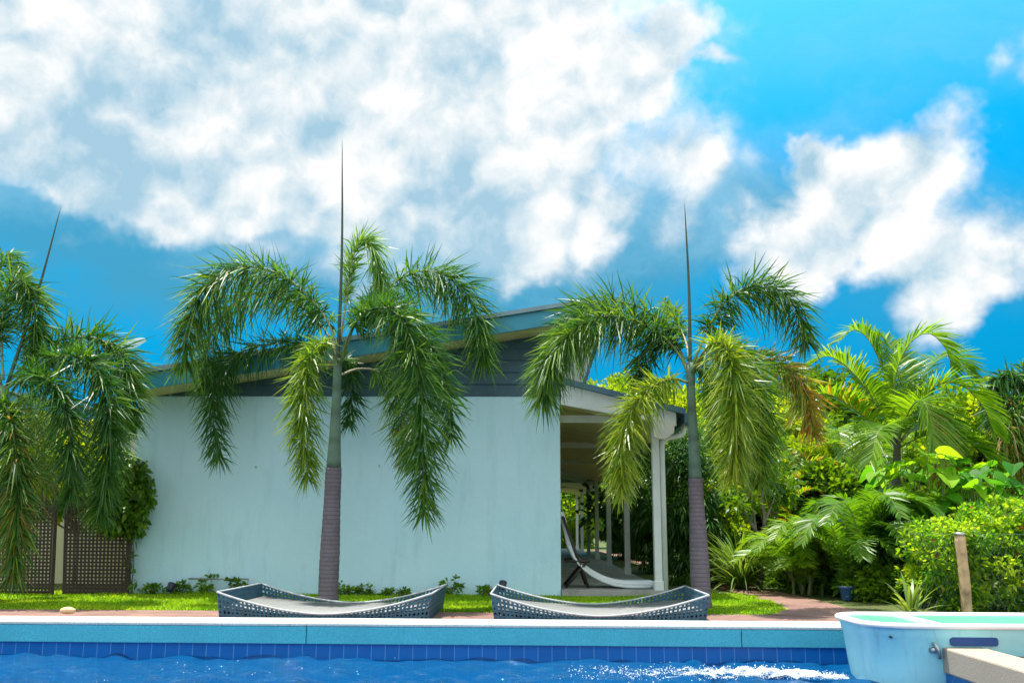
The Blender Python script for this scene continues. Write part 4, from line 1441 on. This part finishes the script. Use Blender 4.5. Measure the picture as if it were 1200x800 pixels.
# ------------------------------------------------------------------ wicker daybeds
def weave(Sf, nu, nv, thick_dir, hole=.48, th=.012, jit=.28):
    """open basket weave: every cell is a frame round a hole; thickness along thick_dir(u)"""
    V, Fc = [], []
    gp = {}

    def put(u, v):
        V.append(Sf(u, v))
        return len(V) - 1
    for a in range(nu):
        for c in range(nv):
            u0, u1, v0, v1 = a / nu, (a + 1) / nu, c / nv, (c + 1) / nv
            o_ = [put(u0, v0), put(u1, v0), put(u1, v1), put(u0, v1)]
            h = hole * rng.uniform(1 - jit, 1 + jit) / 2
            cu, cv = (u0 + u1) / 2 + rng.normal(0, .03) / nu, (v0 + v1) / 2 + rng.normal(0, .03) / nv
            if (a + c) % 2:
                hu, hv = h * 1.15, h * .8
            else:
                hu, hv = h * .8, h * 1.15
            q = [put(cu - hu / nu, cv - hv / nv), put(cu + hu / nu, cv - hv / nv), put(cu + hu / nu, cv + hv / nv), put(cu - hu / nu, cv + hv / nv)]
            for e in range(4):
                Fc.append((o_[e], o_[(e + 1) % 4], q[(e + 1) % 4], q[e]))
    V = np.array([tuple(v) for v in V])
    n = len(V)
    d = A(thick_dir) * th
    V2 = np.vstack([V, V + d])
    F2 = [tuple(f) for f in Fc] + [tuple(i + n for i in f[::-1]) for f in Fc]
    # inner walls of the holes
    for i0 in range(0, n, 8):
        for e in range(4):
            a_, b_ = i0 + 4 + e, i0 + 4 + (e + 1) % 4
            F2.append((a_, b_, b_ + n, a_ + n))
    return V2, F2


def daybed(label, xc, y0, ln=2.04, dp=1.45):
    t = thing('wicker_daybed', label, 'daybed', (xc, y0 + dp / 2, 0), 'wicker daybeds beside the pool')
    H = ln / 2
    lip = lambda x: .056 + .195 * abs(x / H) ** 1.75
    inset = lambda z, x: (x * (1 - .06 * (1 - z / .25)))
    fr = lambda yy: (lambda u, v: Vector((xc + (2 * u - 1) * H * (1 - .035 * (1 - v)), yy, .004 + v * (lip((2 * u - 1) * H) - .004))))
    V, Fc = weave(fr(y0), 50, 5, (0, 1, 0))
    mk('side_panel', V, Fc, M['wicker'], t)
    V, Fc = weave(fr(y0 + dp - .012), 50, 5, (0, 1, 0))
    mk('side_panel', V, Fc, M['wicker'], t)
    for s in (-1, 1):
        ef = lambda u, v, s=s: Vector((xc + s * H * (1 - .035 * (1 - v)), y0 + .013 + u * (dp - .026), .004 + v * (lip(H) - .004)))
        V, Fc = weave(ef, 34, 5, (-s, 0, 0))
        mk('end_panel', V, Fc, M['wicker'], t)
    n = 40
    sz = lambda x: .050 + .075 * abs(x / H) ** 2
    V, Fc = [], []
    for k in range(n + 1):
        x = -H * .955 + 2 * H * .955 * k / n
        for yy in (y0 + .02, y0 + dp - .02):
            V.append((xc + x, yy, sz(x)))
    for k in range(n):
        Fc.append((2 * k, 2 * k + 1, 2 * k + 3, 2 * k + 2)[::-1])
    so = mk('seat', np.array(V), Fc, M['seat'], t, None, True)
    sd = so.modifiers.new('solid', 'SOLIDIFY')
    sd.thickness = .012
    sd.offset = 0
    m = MB()
    xs = np.linspace(-H, H, 41)
    f_ = [(xc + x, y0 + .005, lip(x) + .004) for x in xs]
    k_ = [(xc + x, y0 + dp - .007, lip(x) + .004) for x in xs[::-1]]
    loop = f_ + k_ + [f_[0]]
    m.tube(f_, .010, 8)
    m.tube(k_, .010, 8)
    m.tube([f_[-1], k_[0]], .010, 8)
    m.tube([k_[-1], f_[0]], .010, 8)
    m.build('rim', M['rim'], t, True)


daybed('grey-blue wicker daybed in front of the palm trunk by the middle of the white wall', (P(257, 700, 9.1).x + P(503, 700, 9.1).x) / 2, 9.1)
daybed('grey-blue wicker daybed in front of the porch', (P(578, 700, 9.1).x + P(828, 700, 9.1).x) / 2, 9.1)

# ------------------------------------------------------------------ sling lounge chair on the porch
Y = 13.15
ch = thing('sling_chair', 'reclining porch chair with white canvas sling and dark crossed wooden frame', 'chair', tuple(P(700, 690, Y).xy) + (.085,))
prof = [(657, 600), (663, 622), (668, 642), (680, 660), (700, 674), (725, 682), (764, 683)]
C, _ = curve([A(P(x, y, Y)) for x, y in prof], 34)
V, Fc = [], []
for k in range(34):
    V += [C[k] - (0, .28, 0), C[k] + (0, .28, 0)]
for k in range(33):
    Fc.append((2 * k, 2 * k + 1, 2 * k + 3, 2 * k + 2))
so = mk('sling', np.array(V), Fc, M['canvas'], ch, None, True)
sd = so.modifiers.new('solid', 'SOLIDIFY')
sd.thickness = .07
sd.offset = 0
for yy in (Y - .33, Y + .33):
    q = lambda x, y: P(x, y, Y) + Vector((0, yy - Y, 0))
    z0 = .10
    lg = lambda x: Vector((P(x, 690, Y).x, yy, z0))
    m = MB()
    m.tube([lg(688), q(659, 606)], .02, 8)
    m.build('frame_leg', M['darkwood'], ch, True)
    MB().tube([lg(662), q(686, 657)], .02, 8).build('frame_leg', M['darkwood'], ch, True)
    MB().tube([q(662, 656), q(690, 656.5)], .022, 8).build('armrest', M['darkwood'], ch, True)
    e0 = A(P(764, 684, Y)) + (0, yy - Y, -.01)
    Cc = [tuple(c + np.array([0, yy - Y, -.03])) for c in C[8::3]]
    MB().tube(Cc, .02, 8).build('side_rail', M['white'], ch, True)
MB().tube([P(659, 606, Y) + Vector((0, -.34, 0)), P(659, 606, Y) + Vector((0, .34, 0))], .018, 8).build('crossbar', M['darkwood'], ch, True)

# ------------------------------------------------------------------ white tub standing at the pool corner
TY0 = G(1106, 757.5, 0.06).y - .07
RZ = P(1090, 730.5, TY0).z
TY1 = G(1060, 716.3, RZ).y
TX0 = P(979, 719, TY1 - .28).x
TX1 = TX0 + 2.45
tub = thing('pool_filter_tub', 'large white plastic double tub with mint green lids standing in the pool corner', 'tub', ((TX0 + TX1) / 2, (TY0 + TY1) / 2, WZ))


def rrect(x0, x1, y0, y1, r, z, n=8):
    pts = []
    for cx, cy, a0 in ((x1 - r, y1 - r, 0), (x0 + r, y1 - r, PI / 2), (x0 + r, y0 + r, PI), (x1 - r, y0 + r, 1.5 * PI)):
        for k in range(n + 1):
            a = a0 + PI / 2 * k / n
            pts.append((cx + r * math.cos(a), cy + r * math.sin(a), z))
    return pts


def loft(rings, close_last=False):
    n = len(rings[0])
    V = [p for r in rings for p in r]
    Fc = []
    for i in range(len(rings) - 1):
        for k in range(n):
            k2 = (k + 1) % n
            Fc.append((i * n + k, i * n + k2, (i + 1) * n + k2, (i + 1) * n + k))
    if close_last:
        Fc.append(tuple((len(rings) - 1) * n + k for k in range(n)))
    return np.array(V), Fc


def ring(off, z, r=.30):
    return rrect(TX0 + off, TX1 - off, TY0 + off, TY1 - off, max(.04, r - off * .4), z, 10)


V, Fc = loft([ring(.10, -.55), ring(.085, WZ), ring(.066, -.1), ring(.045, RZ - .105), ring(.036, RZ - .095), ring(.030, RZ - .045), ring(.026, RZ - .038)])
mk('shell', V, Fc, M['tub'], tub, None, True)
V, Fc = loft([ring(.026, RZ - .038), ring(.006, RZ - .036), ring(0, RZ - .028), ring(0, RZ - .010), ring(.012, RZ), ring(.050, RZ), ring(.062, RZ - .012), ring(.062, RZ - .10)])
mk('rim', V, Fc, M['tubrim'], tub, None, True)
xd = P(1098, 731, TY0 + .04).x
MB().box(xd - .03, xd + .03, TY0 + .055, TY1 - .055, RZ - .10, RZ + .004).build('divider', M['tubrim'], tub, bevel=.008)
for a0, a1 in ((TX0 + .066, xd - .032), (xd + .032, TX1 - .066)):
    pts = rrect(a0, a1, TY0 + .066, TY1 - .066, .2, RZ - .035)
    MB().prism(pts, (0, 0, .014)).build('lid', M['lid'], tub)
s0, s1 = P(1113, 746, TY0 + .04), P(1170, 755, TY0 + .04)
MB().prism(rrect(s0.x, s1.x, 0, .04, .018, 0, 4), (0, 0, .001)) 
m = MB()
pr = rrect(s0.x, s1.x, s1.z - .01, s0.z, .02, 0, 4)
m.prism([(p[0], TY0 + .035, p[1]) for p in pr], (0, .06, 0))
m.build('recess', M['tubslot'], tub)
for px, py in ((1044, 746), (1188, 750), (1098, 736)):
    c = P(px, py, TY0 + .06)
    MB().tube([(c.x, TY0 + .05, c.z), (c.x, TY0 + .085, c.z)], .008, 8).build('bolt', M['blackplastic'], tub, True)
c = P(1100, 762, TY0 + .03)
m = MB()
m.tube([(c.x - .03, TY0 + .07, c.z + .05), (c.x - .02, TY0 + .02, c.z + .04), (c.x - .005, TY0 + .01, c.z), (c.x + .005, TY0 + .03, c.z - .05)], .012, 8)
m.tube([(c.x - .045, TY0 + .06, c.z + .0), (c.x - .02, TY0 + .03, c.z + .005)], .02, 8)
m.build('clamp', M['metal'], tub, True)

# ------------------------------------------------------------------ light and sky
SUN = Vector((-.19, .13, .96)).normalized()
el = math.asin(SUN.z)
az = math.atan2(SUN.x, SUN.y)
sd = bpy.data.lights.new('sun', 'SUN')
sd.energy = 5.0
sd.angle = math.radians(.5)
sd.color = (1, .96, .88)
so = bpy.data.objects.new('sun', sd)
COL.objects.link(so)
so.rotation_euler = SUN.to_track_quat('Z', 'Y').to_euler()

w = bpy.data.worlds.new('World')
S.world = w
w.use_nodes = True
nt = w.node_tree
nt.nodes.clear()
sky = N(nt, 'ShaderNodeTexSky', sky_type='NISHITA')
sky.sun_disc = False
sky.sun_elevation = el
sky.sun_rotation = az
tc = N(nt, 'ShaderNodeTexCoord')
D = tc.outputs['Generated']
sp = N(nt, 'ShaderNodeSeparateXYZ')
L(nt, D, sp.inputs[0])
tint = ramp(nt, sp.outputs[2], [(0.0, (0.01, 0.19, 0.32)), (0.12, (0.002, 0.235, 0.38)), (0.24, (0.002, 0.37, 0.50)), (0.38, (0.01, 0.62, 0.78)), (0.52, (0.24, 1.0, 1.0)), (0.9, (.4, 1, 1))])
tv = mixc(nt, 1.0, tint, (2, 2, 2), 'MULTIPLY')
skyc = mixc(nt, 1.0, sky.outputs[0], tv, 'MULTIPLY')


def vm(op, a, b=None, s=None):
    m = N(nt, 'ShaderNodeVectorMath', operation=op)
    for k, v in enumerate((a, b)):
        if v is None:
            continue
        if isinstance(v, (tuple, list)):
            m.inputs[k].default_value = v
        else:
            L(nt, v, m.inputs[k])
    if s is not None:
        m.inputs['Scale'].default_value = s
    return m.outputs[0]


nz = N(nt, 'ShaderNodeTexNoise')
nz.inputs['Scale'].default_value = 5.5
nz.inputs['Detail'].default_value = 5
nz.inputs['Roughness'].default_value = .6
L(nt, D, nz.inputs['Vector'])
warp = vm('SCALE', vm('SUBTRACT', nz.outputs['Color'], (.5, .5, .5)), s=.16)
DW = vm('ADD', D, warp)


def blob(px, py, rx, ry, rot=0, wgt=1.0, vec=None, d=None):
    """soft patch of cloud in a fixed compass direction of the sky"""
    if d is None:
        d = ray(px, py).normalized()
    t1 = Vector((0, 0, 1)).cross(-d).normalized() if abs(d.z) < .97 else Vector((1, 0, 0))
    t1 = (t1 - d * t1.dot(d)).normalized()
    t2 = d.cross(t1).normalized()
    if t2.z < 0:
        t2 = -t2
    c, s = math.cos(math.radians(rot)), math.sin(math.radians(rot))
    u1, u2 = t1 * c + t2 * s, -t1 * s + t2 * c
    if u1.cross(u2).dot(d) < 0:
        pass
    u3 = u1.cross(u2)
    rm = Matrix((u1, u2, u3)).transposed()
    m = N(nt, 'ShaderNodeMapping', vector_type='TEXTURE')
    m.inputs['Location'].default_value = d
    m.inputs['Rotation'].default_value = rm.to_euler('XYZ')
    m.inputs['Scale'].default_value = (rx / F, ry / F, .6)
    L(nt, vec or DW, m.inputs[0])
    g = N(nt, 'ShaderNodeTexGradient', gradient_type='SPHERICAL')
    L(nt, m.outputs[0], g.inputs[0])
    return mth(nt, 'MULTIPLY', g.outputs[1], wgt)


def total(lst, op='ADD'):
    a = lst[0]
    for b_ in lst[1:]:
        a = mth(nt, op, a, b_)
    return a


# where cloud stands (positions read off the photograph's sky, fixed in compass direction)
# bright billows
dens = [blob(*a) for a in (
    (60, 130, 270, 120, 0, 1.5), (210, 105, 300, 110, 0, 1.4), (360, 165, 300, 105, 20, 1.5), (440, 110, 270, 130, 0, 1.4), (545, 50, 210, 110, 20, 1.3), (600, 150, 190, 105, 40, 1.4),
    (695, 125, 170, 70, 35, 1.5), (765, 78, 90, 45, 40, 1.1), (640, 215, 130, 75, 50, 1.2), (598, 285, 70, 50, 60, 1.0), (150, 245, 170, 45, 0, .95), (40, 210, 150, 60, 0, .9), (300, 235, 160, 45, 0, .8),
    (470, 215, 160, 60, 0, .8), (330, 15, 240, 60, 0, .9), (20, 20, 190, 80, 0, 1.1), (620, 10, 110, 90, 0, 1.2), (200, -120, 500, 140, 0, 1.2), (520, 160, 120, 100, 0, .6), (300, 110, 640, 250, 0, 1.3), (560, 130, 350, 210, 30, .7),
    (985, 240, 190, 75, 32, 1.5), (1065, 200, 95, 60, 40, 1.3), (973, 186, 44, 36, 0, 1.7), (1000, 300, 90, 50, 10, 1.0), (815, 212, 100, 55, 0, 1.0), (698, 255, 50, 40, 45, 1.1), (915, 280, 120, 60, 25, 1.1), (1080, 260, 100, 60, 20, .6),
    (1165, 298, 170, 85, 15, 1.5), (1130, 348, 110, 55, 10, 1.1), (1198, 70, 55, 45, 0, 1.2), (110, 300, 210, 50, 5, .3), (460, 300, 230, 55, 0, .35), (770, 285, 160, 60, 15, .45), (880, 330, 140, 45, 0, .25), (838, 92, 40, 16, 0, .7))]
dens += [blob(0, 0, 1000, 1000, 0, 1.9, None, Vector(v).normalized()) for v in ((-.2, -.6, .7), (.7, -.5, .5), (-.8, -.2, .5), (-.2, .25, .95), (.2, -.9, .3), (-.9, .3, .25))]  # unseen cloud overhead and behind, added for its white ambient light
den = total(dens)
holes = total([blob(*a) for a in ((25, 65, 90, 70, 0, 1.7), (345, 50, 90, 60, 10, 1.5), (0, 250, 80, 60, 0, .9), (460, 20, 70, 50, 0, 1.3), (545, 30, 45, 30, 0, .6), (530, 0, 60, 40, 0, .4))])
den = mth(nt, 'SUBTRACT', den, holes)


def fbm(vec, scale, detail, rough):
    n_ = N(nt, 'ShaderNodeTexNoise')
    n_.inputs['Scale'].default_value = scale
    n_.inputs['Detail'].default_value = detail
    n_.inputs['Roughness'].default_value = rough
    L(nt, vec, n_.inputs['Vector'])
    return n_.outputs[0]


def billow(vec):
    """fine noise with rounded cauliflower lumps"""
    v_ = N(nt, 'ShaderNodeTexVoronoi', feature='F1')
    v_.inputs['Scale'].default_value = 15
    v_.inputs['Detail'].default_value = 1
    v_.inputs['Roughness'].default_value = .5
    L(nt, vec, v_.inputs['Vector'])
    d_ = v_.outputs['Distance']
    return mth(nt, 'ADD', fbm(vec, 5.0, 10, .62), mth(nt, 'MULTIPLY', mth(nt, 'SUBTRACT', .25, mth(nt, 'MULTIPLY', d_, d_)), .16))


nzf = N(nt, 'ShaderNodeTexNoise')
nzf.inputs['Scale'].default_value = 16
nzf.inputs['Detail'].default_value = 3
L(nt, D, nzf.inputs['Vector'])
DF = vm('ADD', D, vm('SCALE', vm('SUBTRACT', nzf.outputs['Color'], (.5, .5, .5)), s=.035))
b1 = billow(DF)
wisp = fbm(vm('MULTIPLY', DW, (1, 1, 2.2)), 3.4, 8, .6)
toward = SUN * .018 + Vector((-.006, 0, .006))
b2 = billow(vm('ADD', DF, tuple(toward)))
full = mth(nt, 'ADD', den, mth(nt, 'MULTIPLY', mth(nt, 'SUBTRACT', b1, .5), 2.0))


def sstep(v, a, b):
    m = N(nt, 'ShaderNodeMapRange', interpolation_type='SMOOTHSTEP')
    m.inputs['From Min'].default_value = a
    m.inputs['From Max'].default_value = b
    L(nt, v, m.inputs[0])
    return m.outputs[0]


mask = sstep(full, .28, 1.25)
# sides away from the sun turn blue-grey: the lump height differenced towards the sun, plus the thick bases
lit = mth(nt, 'ADD', .74, mth(nt, 'MULTIPLY', mth(nt, 'SUBTRACT', b1, b2), 3.4))
shade = total([blob(*a) for a in ((190, 10, 260, 55, 0, .7), (150, 185, 200, 55, 10, .8), (400, 285, 320, 80, 5, .9), (540, 120, 80, 80, 0, .45), (330, 60, 120, 40, 0, .35), (545, 235, 110, 80, 40, .7), (930, 290, 120, 50, 30, .4), (60, 265, 140, 50, 0, .6), (250, 140, 90, 40, 0, .3), (1010, 270, 70, 30, 20, .3), (1120, 325, 90, 25, 10, .35))])
lit = mth(nt, 'SUBTRACT', lit, mth(nt, 'MULTIPLY', shade, mth(nt, 'ADD', -.25, mth(nt, 'MULTIPLY', wisp, 1.7))), True)
cloudc = ramp(nt, lit, [(0.0, (2.5, 4.0, 5.0)), (0.3, (3.7, 4.8, 5.5)), (0.6, (5.1, 5.7, 6.0)), (0.85, (6.25, 6.4, 6.5)), (1.0, (6.9, 6.95, 7.0))])
# a thin hazy blue-grey bank below and around the billows
bank = total([blob(*a) for a in ((780, 285, 240, 100, 15, 1.4), (420, 300, 460, 120, 0, 1.9), (120, 290, 300, 110, 0, 1.4), (620, 260, 220, 120, 30, 1.0), (880, 240, 220, 90, 20, 1.0), (1100, 300, 260, 110, 10, 1.3), (960, 240, 160, 90, 20, .8), (60, 80, 400, 280, 0, 2.0), (420, 60, 480, 280, 0, 2.2))])
bank = sstep(mth(nt, 'ADD', bank, mth(nt, 'MULTIPLY', mth(nt, 'SUBTRACT', wisp, .5), 2.6)), -.1, 1.9)
bankc = mixc(nt, sstep(mth(nt, 'ADD', sp.outputs[2], mth(nt, 'MULTIPLY', mth(nt, 'SUBTRACT', wisp, .5), .35)), .24, .42), (0.5, 2.3, 3.5), (3.0, 4.8, 5.8))
sv = mixc(nt, mth(nt, 'MULTIPLY', bank, .8), skyc, bankc)
final = mixc(nt, mask, sv, cloudc)
# added fill: unseen sky behind the camera is brightened to light the front
back_fill = sstep(sp.outputs[1], .15, -.55)
gain = mth(nt, 'ADD', 1.0, mth(nt, 'MULTIPLY', back_fill, .62))
final = vm('SCALE', final, None)
L(nt, gain, nt.nodes[-1].inputs['Scale'])
bg = N(nt, 'ShaderNodeBackground')
bg.inputs[1].default_value = .094
L(nt, final, bg.inputs[0])
wo = N(nt, 'ShaderNodeOutputWorld')
L(nt, bg.outputs[0], wo.inputs[0])

S.render.engine = 'CYCLES'
S.view_settings.view_transform = 'Standard'
S.view_settings.look = 'None'
S.view_settings.exposure = 0.73
S.view_settings.gamma = 1
S.view_settings.use_curve_mapping = False
S.cycles.max_bounces = 8
S.cycles.transparent_max_bounces = 12
S.cycles.use_denoising = True
S.cycles.caustics_reflective = False
S.cycles.caustics_refractive = False
